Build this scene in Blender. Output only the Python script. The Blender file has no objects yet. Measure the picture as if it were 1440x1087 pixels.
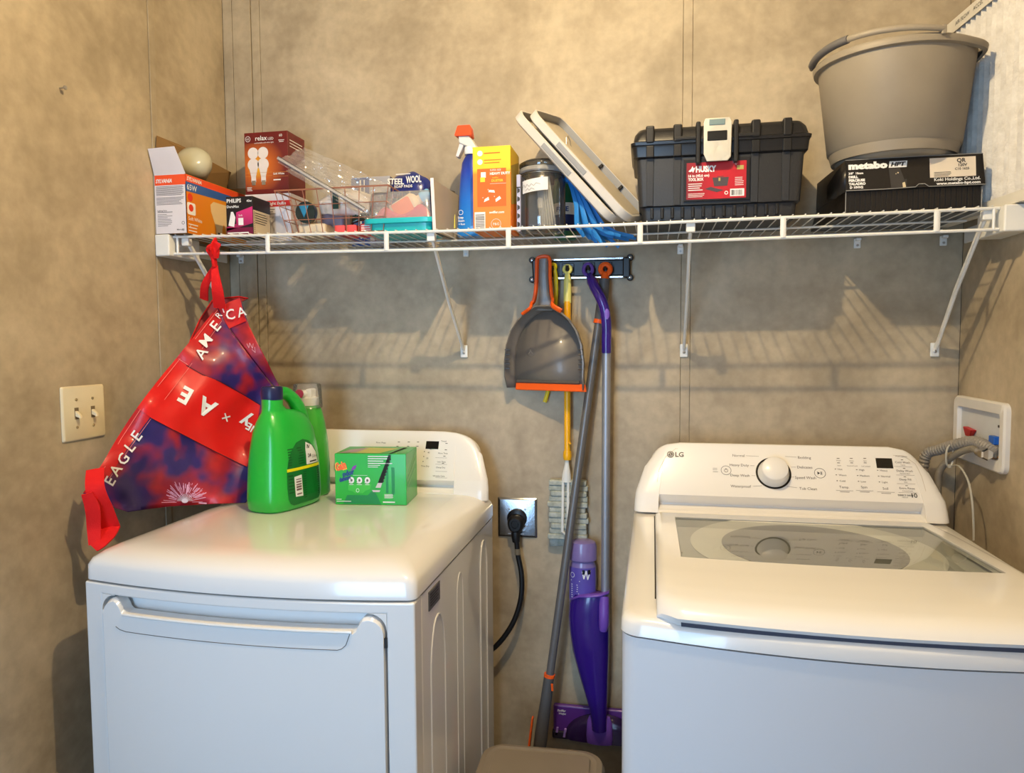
import bpy, bmesh, math, random
from mathutils import Vector as V, Matrix
random.seed(7)
S = bpy.context.scene
COL = S.collection

# ---------------------------------------------------------------- camera, world, lights, exposure
CAMP = (0.317, -1.928, 1.385); YAW, PIT, ROL, FPX = .195, .062, -.006, 1003.0
_fw = V((-math.sin(YAW), math.cos(YAW), 0)); _rt = V((math.cos(YAW), math.sin(YAW), 0)); _up = V((0, 0, 1))
_f2 = math.cos(PIT)*_fw - math.sin(PIT)*_up; _u2 = math.cos(PIT)*_up + math.sin(PIT)*_fw
_r3 = math.cos(ROL)*_rt + math.sin(ROL)*_u2; _u3 = math.cos(ROL)*_u2 - math.sin(ROL)*_rt
cd = bpy.data.cameras.new('camera'); cam = bpy.data.objects.new('camera', cd); COL.objects.link(cam)
cam.matrix_world = Matrix(((_r3.x, _u3.x, -_f2.x, CAMP[0]), (_r3.y, _u3.y, -_f2.y, CAMP[1]), (_r3.z, _u3.z, -_f2.z, CAMP[2]), (0, 0, 0, 1)))
cd.sensor_fit = 'HORIZONTAL'; cd.sensor_width = 36; cd.lens = FPX/1440*36; cd.clip_start = .02; cd.clip_end = 50
S.camera = cam
S.cycles.transparent_max_bounces = 32; S.cycles.max_bounces = 10
w = bpy.data.worlds.new('world'); S.world = w; w.use_nodes = True
w.node_tree.nodes['Background'].inputs[0].default_value = (.55, .72, 1, 1)
w.node_tree.nodes['Background'].inputs[1].default_value = .22
S.view_settings.view_transform = 'Standard'; S.view_settings.look = 'None'
S.view_settings.exposure = 0.0; S.view_settings.gamma = 1.0; S.view_settings.use_curve_mapping = False
ld = bpy.data.lights.new('ceiling_bulb', 'POINT'); ld.energy = 53; ld.color = (1, .78, .46); ld.shadow_soft_size = .014
lo = bpy.data.objects.new('ceiling_bulb', ld); lo.location = (.16, -1.03, 2.42); COL.objects.link(lo)
def area(name, loc, target, sx, sy, e, col, spread=180):
    d = bpy.data.lights.new(name, 'AREA'); d.shape = 'RECTANGLE'; d.size = sx; d.size_y = sy; d.energy = e; d.color = col; d.spread = math.radians(spread)
    o = bpy.data.objects.new(name, d); o.location = loc; o.rotation_euler = (V(target)-V(loc)).to_track_quat('-Z', 'Y').to_euler(); COL.objects.link(o); return o
area('doorway_daylight', (-.35, -3.15, 1.25), (-.15, 0, 1.2), .75, 1.7, 13, (.42, .68, 1), 90)
area('warm_ceiling_fill', (-.1, -2.7, 2.42), (-.1, -1.6, 0), 1.2, .6, 5, (1, .80, .52), 170)  # unseen warm fill, added to brighten the scene from behind the camera

def at(u, v, y):          # a point of the place: the sight line of (u, v) met with the plane at depth y
    d = _f2 + _r3*((u-720)/FPX) - _u3*((v-543.5)/FPX)
    return V(CAMP) + d*((y-CAMP[1])/d.y)

# ---------------------------------------------------------------- materials
def lin(c):
    c = c/255
    return c/12.92 if c <= .04045 else ((c+.055)/1.055)**2.4
def rgb(c): return (lin(c[0]), lin(c[1]), lin(c[2]), 1)
MATS = {}
def mat(name, c, rough=.5, metal=0, coat=0, trans=0, alpha=1, ior=1.45, noise=None, bump=None, sss=0, aniso=0, sheen=0):
    if name in MATS: return MATS[name]
    m = bpy.data.materials.new(name); m.use_nodes = True; nt = m.node_tree; b = nt.nodes['Principled BSDF']
    b.inputs['Base Color'].default_value = rgb(c); b.inputs['Roughness'].default_value = rough; b.inputs['Metallic'].default_value = metal
    b.inputs['Coat Weight'].default_value = coat; b.inputs['Coat Roughness'].default_value = .06
    b.inputs['Transmission Weight'].default_value = trans; b.inputs['IOR'].default_value = ior; b.inputs['Alpha'].default_value = alpha
    b.inputs['Sheen Weight'].default_value = sheen
    tc = nt.nodes.new('ShaderNodeTexCoord')
    if noise is None: noise = (14, .06)
    if noise:      # (scale, amount): slight unevenness of the colour
        n = nt.nodes.new('ShaderNodeTexNoise'); n.inputs['Scale'].default_value = noise[0]; n.inputs['Detail'].default_value = 5
        nt.links.new(tc.outputs['Object'], n.inputs['Vector'])
        r = nt.nodes.new('ShaderNodeMapRange'); r.inputs[1].default_value = .3; r.inputs[2].default_value = .7
        r.inputs[3].default_value = 1-noise[1]; r.inputs[4].default_value = 1+noise[1]*.6
        mx = nt.nodes.new('ShaderNodeVectorMath'); mx.operation = 'SCALE'; mx.inputs[0].default_value = rgb(c)[:3]
        nt.links.new(n.outputs[0], r.inputs[0]); nt.links.new(r.outputs[0], mx.inputs['Scale']); nt.links.new(mx.outputs[0], b.inputs['Base Color'])
    if bump:
        n = nt.nodes.new('ShaderNodeTexNoise'); n.inputs['Scale'].default_value = bump[0]; n.inputs['Detail'].default_value = 4
        nt.links.new(tc.outputs['Object'], n.inputs['Vector'])
        bp = nt.nodes.new('ShaderNodeBump'); bp.inputs['Strength'].default_value = bump[1]; bp.inputs['Distance'].default_value = bump[2] if len(bump) > 2 else .002
        nt.links.new(n.outputs[0], bp.inputs['Height']); nt.links.new(bp.outputs[0], b.inputs['Normal'])
    MATS[name] = m; return m
def film(name, c, gloss=.12, op=.05, rough=.12, bump=None):   # thin clear plastic or glass sheet
    if name in MATS: return MATS[name]
    m = bpy.data.materials.new(name); m.use_nodes = True; nt = m.node_tree; nt.nodes.clear()
    out = nt.nodes.new('ShaderNodeOutputMaterial'); tr = nt.nodes.new('ShaderNodeBsdfTransparent'); tr.inputs[0].default_value = rgb(c)
    gl = nt.nodes.new('ShaderNodeBsdfGlossy'); gl.inputs['Roughness'].default_value = rough
    df = nt.nodes.new('ShaderNodeBsdfDiffuse'); df.inputs[0].default_value = rgb(c)
    fr = nt.nodes.new('ShaderNodeFresnel'); fr.inputs[0].default_value = 1.3
    ad = nt.nodes.new('ShaderNodeMath'); ad.operation = 'ADD'; ad.inputs[1].default_value = gloss; ad.use_clamp = True
    m1 = nt.nodes.new('ShaderNodeMixShader'); m1.inputs[0].default_value = op
    m2 = nt.nodes.new('ShaderNodeMixShader')
    nt.links.new(tr.outputs[0], m1.inputs[1]); nt.links.new(df.outputs[0], m1.inputs[2])
    nt.links.new(fr.outputs[0], ad.inputs[0]); nt.links.new(ad.outputs[0], m2.inputs[0])
    nt.links.new(m1.outputs[0], m2.inputs[1]); nt.links.new(gl.outputs[0], m2.inputs[2]); nt.links.new(m2.outputs[0], out.inputs[0])
    if bump:
        tc = nt.nodes.new('ShaderNodeTexCoord'); n = nt.nodes.new('ShaderNodeTexNoise'); n.inputs['Scale'].default_value = bump[0]
        bp = nt.nodes.new('ShaderNodeBump'); bp.inputs['Strength'].default_value = bump[1]; bp.inputs['Distance'].default_value = .004
        nt.links.new(tc.outputs['Object'], n.inputs['Vector']); nt.links.new(n.outputs[0], bp.inputs['Height'])
        nt.links.new(bp.outputs[0], gl.inputs['Normal'])
    MATS[name] = m; return m
def ramp_mat(name, stops, axis='Z', lo=0, hi=1, rough=.5, coat=0):   # a printed colour gradient along an object axis
    m = bpy.data.materials.new(name); m.use_nodes = True; nt = m.node_tree; b = nt.nodes['Principled BSDF']
    tc = nt.nodes.new('ShaderNodeTexCoord'); sp = nt.nodes.new('ShaderNodeSeparateXYZ'); mr = nt.nodes.new('ShaderNodeMapRange'); cr = nt.nodes.new('ShaderNodeValToRGB')
    mr.inputs[1].default_value = lo; mr.inputs[2].default_value = hi
    nt.links.new(tc.outputs['Object'], sp.inputs[0]); nt.links.new(sp.outputs[axis], mr.inputs[0]); nt.links.new(mr.outputs[0], cr.inputs[0]); nt.links.new(cr.outputs[0], b.inputs['Base Color'])
    e = cr.color_ramp.elements
    while len(e) < len(stops): e.new(.5)
    for k, (p, c) in enumerate(stops): e[k].position = p; e[k].color = rgb(c)
    b.inputs['Roughness'].default_value = rough; b.inputs['Coat Weight'].default_value = coat
    MATS[name] = m; return m
def noise_mat(name, stops, scale, rough=.6, detail=6, bump=None, stretch=(1, 1, 1), coat=0, dist=0, fine=None):
    m = bpy.data.materials.new(name); m.use_nodes = True; nt = m.node_tree; b = nt.nodes['Principled BSDF']
    tc = nt.nodes.new('ShaderNodeTexCoord'); mp = nt.nodes.new('ShaderNodeMapping'); mp.inputs['Scale'].default_value = stretch
    n = nt.nodes.new('ShaderNodeTexNoise'); n.inputs['Scale'].default_value = scale; n.inputs['Detail'].default_value = detail; n.inputs['Distortion'].default_value = dist
    n.inputs['Roughness'].default_value = .6
    cr = nt.nodes.new('ShaderNodeValToRGB'); e = cr.color_ramp.elements
    while len(e) < len(stops): e.new(.5)
    for k, (p, c) in enumerate(stops): e[k].position = p; e[k].color = rgb(c)
    nt.links.new(tc.outputs['Object'], mp.inputs[0]); nt.links.new(mp.outputs[0], n.inputs['Vector']); nt.links.new(n.outputs[0], cr.inputs[0])
    src = cr.outputs[0]
    if fine:
        n2 = nt.nodes.new('ShaderNodeTexNoise'); n2.inputs['Scale'].default_value = fine[0]; n2.inputs['Detail'].default_value = 4
        r = nt.nodes.new('ShaderNodeMapRange'); r.inputs[1].default_value = .3; r.inputs[2].default_value = .7; r.inputs[3].default_value = 1-fine[1]; r.inputs[4].default_value = 1+fine[1]
        vm = nt.nodes.new('ShaderNodeVectorMath'); vm.operation = 'SCALE'
        nt.links.new(tc.outputs['Object'], n2.inputs['Vector']); nt.links.new(n2.outputs[0], r.inputs[0]); nt.links.new(r.outputs[0], vm.inputs['Scale'])
        nt.links.new(src, vm.inputs[0]); src = vm.outputs[0]
    nt.links.new(src, b.inputs['Base Color'])
    b.inputs['Roughness'].default_value = rough; b.inputs['Coat Weight'].default_value = coat
    if bump:
        n3 = nt.nodes.new('ShaderNodeTexNoise'); n3.inputs['Scale'].default_value = bump[0]; n3.inputs['Detail'].default_value = 6
        bp = nt.nodes.new('ShaderNodeBump'); bp.inputs['Strength'].default_value = bump[1]; bp.inputs['Distance'].default_value = .003
        nt.links.new(tc.outputs['Object'], n3.inputs['Vector']); nt.links.new(n3.outputs[0], bp.inputs['Height']); nt.links.new(bp.outputs[0], b.inputs['Normal'])
    MATS[name] = m; return m

# ---------------------------------------------------------------- building helpers
def thing(name, label, cat, loc=(0, 0, 0), rz=0, group=None, kind=None):
    o = bpy.data.objects.new(name, None); o.empty_display_size = .02; COL.objects.link(o)
    o.location = loc; o.rotation_euler = (0, 0, rz)
    if kind: o['kind'] = kind
    else: o['label'] = label; o['category'] = cat
    if group: o['group'] = group
    return o
class M:
    def __init__(s): s.v = []; s.f = []
    def add(s, vs, fs):
        n = len(s.v); s.v += [V(p) for p in vs]; s.f += [tuple(i+n for i in f) for f in fs]; return s
    def box(s, x0, x1, y0, y1, z0, z1):
        return s.add([(x, y, z) for z in (z0, z1) for y in (y0, y1) for x in (x0, x1)],
                     [(0, 2, 3, 1), (4, 5, 7, 6), (0, 1, 5, 4), (2, 6, 7, 3), (0, 4, 6, 2), (1, 3, 7, 5)])
    def hexa(s, b, t):     # bottom and top quads, each four points counter-clockwise from above
        return s.add(list(b)+list(t), [(3, 2, 1, 0), (4, 5, 6, 7), (0, 1, 5, 4), (1, 2, 6, 5), (2, 3, 7, 6), (3, 0, 4, 7)])
    def tube(s, pts, r, n=8, close=False, flat=1, up=None):
        pts = [V(p) for p in pts]; k = len(pts); rr = r if isinstance(r, (list, tuple)) else [r]*k
        rings = []; prev = None
        for i, p in enumerate(pts):
            a = pts[(i-1) % k] if (i or close) else p; b = pts[(i+1) % k] if (i < k-1 or close) else p
            t = (b-a).normalized()
            if prev is None:
                u = V(up) if up else (V((0, 0, 1)) if abs(t.z) < .9 else V((1, 0, 0)))
            else: u = prev
            u = (u - t*u.dot(t)).normalized(); prev = u; w_ = t.cross(u)
            rings.append([p + (u*math.cos(2*math.pi*j/n)*flat + w_*math.sin(2*math.pi*j/n))*rr[i] for j in range(n)])
        vs = [q for g in rings for q in g]; fs = []
        for i in range(k if close else k-1):
            for j in range(n):
                a, b = i*n+j, i*n+(j+1) % n; c, d = ((i+1) % k)*n+(j+1) % n, ((i+1) % k)*n+j
                fs.append((a, b, c, d))
        if not close: fs += [tuple(range(n))[::-1], tuple(range((k-1)*n, k*n))]
        return s.add(vs, fs)
    def lathe(s, prof, c=(0, 0, 0), n=32, ax='Z', sx=1, sy=1, M4=None):   # prof: (radius, height)
        vs = []; fs = []
        for r, h in prof:
            for j in range(n):
                a = 2*math.pi*j/n; x, y = r*math.cos(a)*sx, r*math.sin(a)*sy
                p = V((x, y, h)) if ax == 'Z' else (V((x, -h, y)) if ax == 'Y' else V((h, x, y)))
                if M4: p = M4 @ p
                vs.append(p + V(c))
        for i in range(len(prof)-1):
            for j in range(n):
                fs.append((i*n+j, i*n+(j+1) % n, (i+1)*n+(j+1) % n, (i+1)*n+j))
        fs += [tuple(range(n))[::-1], tuple(range((len(prof)-1)*n, len(prof)*n))]
        return s.add(vs, fs)
    def prism(s, poly, F, h0, h1):    # polygon in a frame, from height h0 to h1
        n = len(poly); vs = [F(a, b, h0) for a, b in poly]+[F(a, b, h1) for a, b in poly]
        return s.add(vs, [tuple(range(n))[::-1], tuple(range(n, 2*n))]+[(i, (i+1) % n, n+(i+1) % n, n+i) for i in range(n)])
    def loft(s, rings, cap=True, close=True):
        n = len(rings[0]); vs = [p for r in rings for p in r]; fs = []
        for i in range(len(rings)-1):
            for j in range(n if close else n-1):
                fs.append((i*n+j, i*n+(j+1) % n, (i+1)*n+(j+1) % n, (i+1)*n+j))
        if cap: fs += [tuple(range(n))[::-1], tuple(range((len(rings)-1)*n, len(rings)*n))]
        return s.add(vs, fs)
    def grid(s, fn, nu, nv):
        vs = [fn(i/nu, j/nv) for j in range(nv+1) for i in range(nu+1)]
        return s.add(vs, [(j*(nu+1)+i, j*(nu+1)+i+1, (j+1)*(nu+1)+i+1, (j+1)*(nu+1)+i) for j in range(nv) for i in range(nu)])
    def build(s, name, m, parent=None, bevel=0, seg=2, smooth=40, local=False, solid=0, subsurf=0, fix=True):
        me = bpy.data.meshes.new(name)
        o = bpy.data.objects.new(name, me); COL.objects.link(o)
        inv = None
        if parent is not None:
            o.parent = parent
            if not local:
                q = parent; mt = Matrix.Identity(4)
                while q is not None:
                    mt = Matrix.LocRotScale(q.location, q.rotation_euler, None) @ mt; q = q.parent
                inv = mt.inverted()
        vs = [inv @ p for p in s.v] if inv else s.v
        me.from_pydata([tuple(p) for p in vs], [], s.f)
        if fix:
            b = bmesh.new(); b.from_mesh(me); bmesh.ops.recalc_face_normals(b, faces=b.faces); b.to_mesh(me); b.free()
        me.materials.append(m)
        if smooth:
            for p in me.polygons: p.use_smooth = True
            me.set_sharp_from_angle(angle=math.radians(smooth))
        if solid:
            md = o.modifiers.new('solid', 'SOLIDIFY'); md.thickness = solid; md.offset = 0
        if bevel:
            md = o.modifiers.new('bevel', 'BEVEL'); md.width = bevel; md.segments = seg; md.limit_method = 'ANGLE'; md.angle_limit = math.radians(35); md.harden_normals = True
        if subsurf:
            md = o.modifiers.new('sub', 'SUBSURF'); md.levels = md.render_levels = subsurf
        return o
def tag(o, label, cat, group=None):
    o['label'] = label; o['category'] = cat
    if group: o['group'] = group
    return o
def struct(o): o['kind'] = 'structure'; return o
def FR(O, U, W_):      # flat frame: origin, right, up
    O, U, W_ = V(O), V(U).normalized(), V(W_).normalized(); N = U.cross(W_)
    return lambda a, b, h: O+U*a+W_*b+N*h
def front(y, sgn=-1): return lambda a, b, h: V((a, y-h, b))         # world x, z on a face at depth y facing the room
def facex(x, sgn=1): return (lambda a, b, h: V((x+h, a, b))) if sgn > 0 else (lambda a, b, h: V((x-h, -a, b)))
_tc = {}
def text_geo(s_, bold=0, sh=0, sp=1):
    k = (s_, bold, sh, sp)
    if k not in _tc:
        cu = bpy.data.curves.new('t', 'FONT'); cu.body = s_; cu.size = 1; cu.offset = bold; cu.shear = sh; cu.resolution_u = 2; cu.space_character = sp
        ob = bpy.data.objects.new('t', cu); me = bpy.data.meshes.new_from_object(ob)
        _tc[k] = ([(v.co.x, v.co.y) for v in me.vertices], [tuple(p.vertices) for p in me.polygons])
        bpy.data.objects.remove(ob); bpy.data.curves.remove(cu); bpy.data.meshes.remove(me)
    return _tc[k]
def deco(parent, m, items, F, lay=1, name='printed_marks', local=False, h=None, label=None):
    g = M(); hh = .00035*lay if h is None else h
    def put(poly2, faces): g.add([F(a, b, hh) for a, b in poly2], faces)
    for it in items:
        k = it[0]
        if k == 't':
            _, s_, x, y, cap = it[:5]; o = it[5] if len(it) > 5 else {}
            vs, fs = text_geo(s_, o.get('bold', 0), o.get('sh', 0), o.get('sp', 1))
            if not vs: continue
            sc = cap/.72; w_ = max(v[0] for v in vs); w0 = min(v[0] for v in vs)
            fx = sc*(o['w']/((w_-w0)*sc) if 'w' in o else 1)
            al = o.get('al', 'l'); dx = {'l': -w0*fx, 'c': -(w_+w0)*fx/2, 'r': -w_*fx}[al]
            a = math.radians(o.get('rot', 0)); ca, sa = math.cos(a), math.sin(a)
            put([(x+(p*fx+dx)*ca-q*sc*sa, y+(p*fx+dx)*sa+q*sc*ca) for p, q in vs], fs)
        elif k == 'r':
            _, x0, y0, x1, y1 = it; put([(x0, y0), (x1, y0), (x1, y1), (x0, y1)], [(0, 1, 2, 3)])
        elif k == 'c':
            _, x, y, r = it[:4]; ry = it[4] if len(it) > 4 else r
            put([(x+r*math.cos(i*math.pi/12), y+ry*math.sin(i*math.pi/12)) for i in range(24)], [tuple(range(24))])
        elif k == 'o':
            _, x, y, r, t = it; n = 32
            put([(x+q*math.cos(2*i*math.pi/n), y+q*math.sin(2*i*math.pi/n)) for q in (r, r-t) for i in range(n)], [(i, (i+1) % n, n+(i+1) % n, n+i) for i in range(n)])
        elif k == 'p': put(it[1], [tuple(range(len(it[1])))])
        elif k == 'l':
            _, pts, w_ = it
            for (ax, ay), (bx, by) in zip(pts, pts[1:]):
                d = math.hypot(bx-ax, by-ay) or 1; nx, ny = -(by-ay)/d*w_/2, (bx-ax)/d*w_/2
                put([(ax-nx, ay-ny), (bx-nx, by-ny), (bx+nx, by+ny), (ax+nx, ay+ny)], [(0, 1, 2, 3)])
    if not g.v: return None
    o = g.build(name, m, parent, smooth=0, local=local, fix=False)
    if label: o['label'] = label
    if len(items) > 1 and name in ('lettering', 'small_print', 'barcode', 'button_marks', 'label_print', 'sticker_print', 'firework_print', 'torn_teeth', 'stitching', 'handwriting'): o['kind'] = 'stuff'
    return o
def lines(x0, x1, y0, y1, n, fill=.45, jit=.25):      # rows of small unreadable print
    out = []; dy = (y1-y0)/n
    for i in range(n):
        y = y1-dy*(i+.5); xe = x1-(x1-x0)*random.random()*jit
        out.append(('r', x0, y-dy*fill/2, xe, y+dy*fill/2))
    return out
def bars(x0, x1, y0, y1, n, vert=True):
    out = []; d = ((x1-x0) if vert else (y1-y0))/n
    for i in range(n):
        t = d*(.3+.45*random.random())
        out.append(('r', x0+i*d, y0, x0+i*d+t, y1) if vert else ('r', x0, y0+i*d, x1, y0+i*d+t))
    return out
def rrect(x0, x1, y0, y1, r, n=5):
    out = []
    for cx, cy, a0 in ((x1-r, y1-r, 0), (x0+r, y1-r, 90), (x0+r, y0+r, 180), (x1-r, y0+r, 270)):
        for i in range(n+1):
            a = math.radians(a0+90*i/n); out.append((cx+r*math.cos(a), cy+r*math.sin(a)))
    return out
def fillgrid(poly, F, h, cuts, g=None):     # polygon cut fine enough to follow a curved surface
    b = bmesh.new(); vs = [b.verts.new((p[0], p[1], 0)) for p in poly]; b.faces.new(vs)
    bmesh.ops.triangulate(b, faces=b.faces)
    for _ in range(cuts):
        bmesh.ops.subdivide_edges(b, edges=b.edges, cuts=1, use_grid_fill=True)
        bmesh.ops.triangulate(b, faces=b.faces)
    b.verts.index_update(); g = g or M()
    g.add([F(v.co.x, v.co.y, h) for v in b.verts], [tuple(v.index for v in f.verts) for f in b.faces]); b.free(); return g
def sag(x):
    return 1.6445 + .0112*(max(0, -x-.1)/.77)**1.3 + .005*max(0, (x-.25)/.75)
def dk(x): return sag(x)+.0062

WHITE = mat('appliance_white', (236, 235, 233), .22, coat=.6, noise=(3, .01))
WHITE2 = mat('console_white', (238, 234, 228), .3, coat=.3, noise=(3, .01))
BLACK = mat('black_plastic', (14, 14, 16), .35)
INK = mat('dark_print', (38, 36, 36), .5)
GREYINK = mat('grey_print', (110, 104, 98), .5)
WPRINT = mat('white_print', (240, 240, 238), .5)
STEEL = mat('steel', (190, 190, 192), .28, metal=1)
CHROME = mat('chrome', (220, 220, 222), .12, metal=1)
WIRE = mat('shelf_vinyl', (232, 232, 228), .35, coat=.2)
# ---------------------------------------------------------------- the room
XL, XR, ZC, YF = -.913, 1.054, 2.46, -3.3
WALLM = noise_mat('wall_vinyl', [(.28, (146, 132, 108)), (.44, (166, 151, 126)), (.58, (181, 166, 140)), (.75, (194, 179, 154))], 4.5, rough=.55, detail=10, bump=(60, .12), dist=.25, fine=(38, .09))
DARK = mat('dark_gap', (40, 34, 28), .8)
FLOORM = noise_mat('floor_vinyl', [(.3, (96, 98, 104)), (.7, (130, 132, 138))], 8, rough=.45)
CEILM = mat('ceiling_white', (205, 198, 186), .8, bump=(90, .3))
def wall(name): return thing(name, '', '', kind='structure')
wb = wall('wall_back')
M().box(XL-.1, XR+.1, .006, .1, -.05, ZC).build('wall_core', DARK, wb, smooth=0)
def seam_panel(x0, x1): M().box(x0, x1, 0, .008, 0, ZC).build('wall_panel', WALLM, wb, bevel=.0012)
def batten_back(x0, x1): M().box(x0, x1, -.0015, .008, 0, ZC).build('batten', WALLM, wb, bevel=.0012)
seam_panel(XL, -.8835); batten_back(-.8815, -.8245); seam_panel(-.8225, -.797); seam_panel(-.7958, .3883); batten_back(.3888, .4122); seam_panel(.4127, XR)
wl = wall('wall_left')
M().box(XL-.1, XL-.006, YF-.1, .1, -.05, ZC).build('wall_core', DARK, wl, smooth=0)
for a, b in ((YF, -1.52), (-1.518, -.3215), (-.2965, 0)): M().box(XL-.008, XL, a, b, 0, ZC).build('wall_panel', WALLM, wl, bevel=.0012)
M().box(XL-.008, XL+.0015, -.320, -.298, 0, ZC).build('batten', WALLM, wl, bevel=.0012)
wr = wall('wall_right')
M().box(XR+.006, XR+.1, YF-.1, .1, -.05, ZC).build('wall_core', DARK, wr, smooth=0)
for a, b in ((YF, -1.22), (-1.218, 0)): M().box(XR, XR+.008, a, b, 0, ZC).build('wall_panel', WALLM, wr, bevel=.0012)
wf = wall('wall_front')       # behind the camera, with the doorway the daylight comes through
for x0, x1, z0, z1 in ((XL, -.8, 0, ZC), (.5, XR, 0, ZC), (-.8, .5, 2.1, ZC)): M().box(x0, x1, YF-.1, YF, z0, z1).build('wall_panel', WALLM, wf)
struct(M().box(XL-.1, XR+.1, YF-.1, .1, -.06, 0).build('floor', FLOORM))
struct(M().box(XL-.1, XR+.1, YF-.1, .1, ZC, ZC+.06).build('ceiling', CEILM))
t = thing('ceiling_light', 'white porcelain lamp holder on the ceiling', 'light', (.16, -1.03, ZC))
M().lathe([(.05, 0), (.05, -.006), (.03, -.012), (.025, -.014)], (.16, -1.03, ZC), 24).build('lamp_base', WHITE, t)

# wall screws left in the panelling
for nm, lab, p, ax in (('wall_screw', 'small bare screw in the upper part of the left wall', (XL, -.602, 1.925), 'X'),):
    M().lathe([(.0015, 0), (.0015, .012), (.0045, .013), (.004, .016)], p, 10, ax).build(nm, STEEL)
    tag(bpy.context.scene.objects[nm], lab, 'screw')

# ---------------------------------------------------------------- wire shelf
sh = thing('wire_shelf', 'long white vinyl-coated wire shelf carrying all the boxes and the bucket', 'shelf', (0, 0, 1.64))
xs = [-.868+i*(1.868/40) for i in range(41)]
def rail(name, y, dz, r, x0=-.872, x1=1.002):
    pts = [(x, y, sag(x)+dz) for x in [x0+(x1-x0)*i/30 for i in range(31)]]
    M().tube(pts, r, 8).build(name, WIRE, sh)
rail('front_rail', -.305, 0, .0034); rail('lower_rail', -.305, -.0425, .0034); rail('middle_rail', -.15, 0, .0026); rail('back_rail', -.016, 0, .0026)
wm = None; n = 0; x = -.866
while x < .998:
    if wm is None:
        g = M().tube([(0, -.3085, .0045), (0, -.305, .0048), (0, -.012, .0048)], .0014, 6)
        wm = g.build('deck_wire', WIRE, sh, local=True); wm.location = (x, 0, sag(x)-1.64); wd = wm.data
    else:
        o = bpy.data.objects.new('deck_wire', wd); COL.objects.link(o); o.parent = sh; o.location = (x, 0, sag(x)-1.64)
    x += .0254
for x in (-.613, -.305, -.0095, .288, .588, .887):
    z = sag(x); M().tube([(x, -.3065, z), (x, -.3065, z-.0425)], .0062, 10, flat=.6, up=(0, 1, 0)).build('lip_tab', WIRE, sh)
for x in (-.862, .992):
    z = sag(x); M().tube([(x, -.3055, z), (x, -.3055, z-.0425)], .003, 8).build('lip_tab', WIRE, sh)
def end_bracket(x0, x1, lab):
    t = thing('end_bracket', lab, 'bracket', (x0, -.3, 1.6))
    z = sag((x0+x1)/2)
    ww = (x1 if x0 < 0 else x0)
    M().box(x0, x1, -.325, -.2, z-.05, z+.0045).build('bracket_cup', WIRE, t, bevel=.004)
    wx = XL if x0 < 0 else XR
    M().box(min(wx, wx+(.006 if x0 < 0 else -.006)), max(wx, wx+(.006 if x0 < 0 else -.006)), -.2, -.02, z-.035, z).build('bracket_arm', WIRE, t, bevel=.002)
end_bracket(XL+.0005, -.872, 'white plastic shelf end cap on the left wall'); end_bracket(1.003, XR-.0005, 'white plastic shelf end cap on the right wall')
BRL = {-.846: 'white shelf support brace at the far left, behind the red bag strap', -.198: 'white diagonal shelf brace left of the dustpan', .397: 'white shelf brace over the wall seam left of the washer dial', .985: 'white shelf brace beside the right-hand corner'}
for x, lab in BRL.items():
    t = thing('shelf_brace', lab, 'bracket', (x, 0, 1.36), group=None)
    z = sag(x); xf = x+.012 if x > .9 else x
    M().tube([(x, -.292, z-.002), (x, -.280, z-.018), (x, -.15, z-.155), (xf, -.024, 1.378), (xf, -.008, 1.366)], .0078, 8, flat=.55, up=(1, 0, 0)).build('brace_arm', WIRE, t)
    M().box(x-.010, x+.010, -.300, -.282, z-.022, z-.001).build('brace_hook', WIRE, t, bevel=.003)
    M().box(xf-.0105, xf+.0105, -.007, -.0015, 1.343, 1.378).build('foot_plate', WIRE, t, bevel=.003)
    M().lathe([(.0035, 0), (.0035, .002), (.0015, .0035)], (xf, -.0068, 1.356), 12, 'Y').build('screw', STEEL, t)
for k, (x, z, lab) in enumerate(((-.873, 1.637, 'small clear wall clip under the shelf at its left end'), (-.19, 1.637, 'small wall clip under the shelf near the blue spray bottle'), (.386, 1.627, 'small wall clip on the seam under the toolbox'), (.814, 1.629, 'small wall clip under the black drill box'), (1.009, 1.629, 'small wall clip under the shelf in the right corner'))):
    t = thing('wall_clip', lab, 'clip', (x, 0, z))
    M().box(x-.008, x+.008, -.006, 0, z-.016, z+.008).box(x-.006, x+.006, -.02, 0, z+.001, z+.0085).build('clip_body', WIRE, t, bevel=.002)
    M().lathe([(.003, 0), (.003, .0025)], (x, -.006, z-.009), 10, 'Y').build('screw', STEEL, t)

# ---------------------------------------------------------------- machines
def outline(x0, x1, yb, yf, bow, r, ins, z, n=6, nf=18, rb=.01):
    pts = []; x0 += ins; x1 -= ins; yb -= ins*.3; yf += ins
    def fy(x):
        t_ = (x-x0)/(x1-x0)*2-1; return yf-bow*(1-t_*t_)
    for i in range(n+1):
        a = math.pi+math.pi/2*i/n; pts.append(V((x0+r+r*math.cos(a), yf+r+r*math.sin(a)-bow*(.0), z)))
    base = pts[-1]; 
    for i in range(1, nf):
        x = x0+r+(x1-x0-2*r)*i/nf; t_ = (i/nf)*2-1; pts.append(V((x, yf-bow*(1-t_*t_), z)))
    for i in range(n+1):
        a = -math.pi/2+math.pi/2*i/n; pts.append(V((x1-r+r*math.cos(a), yf+r+r*math.sin(a), z)))
    for i in range(n+1):
        a = math.pi/2*i/n; pts.append(V((x1-rb+rb*math.cos(a), yb-rb+rb*math.sin(a), z)))
    for i in range(n+1):
        a = math.pi/2+math.pi/2*i/n; pts.append(V((x0+rb+rb*math.cos(a), yb-rb+rb*math.sin(a), z)))
    return pts
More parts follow.
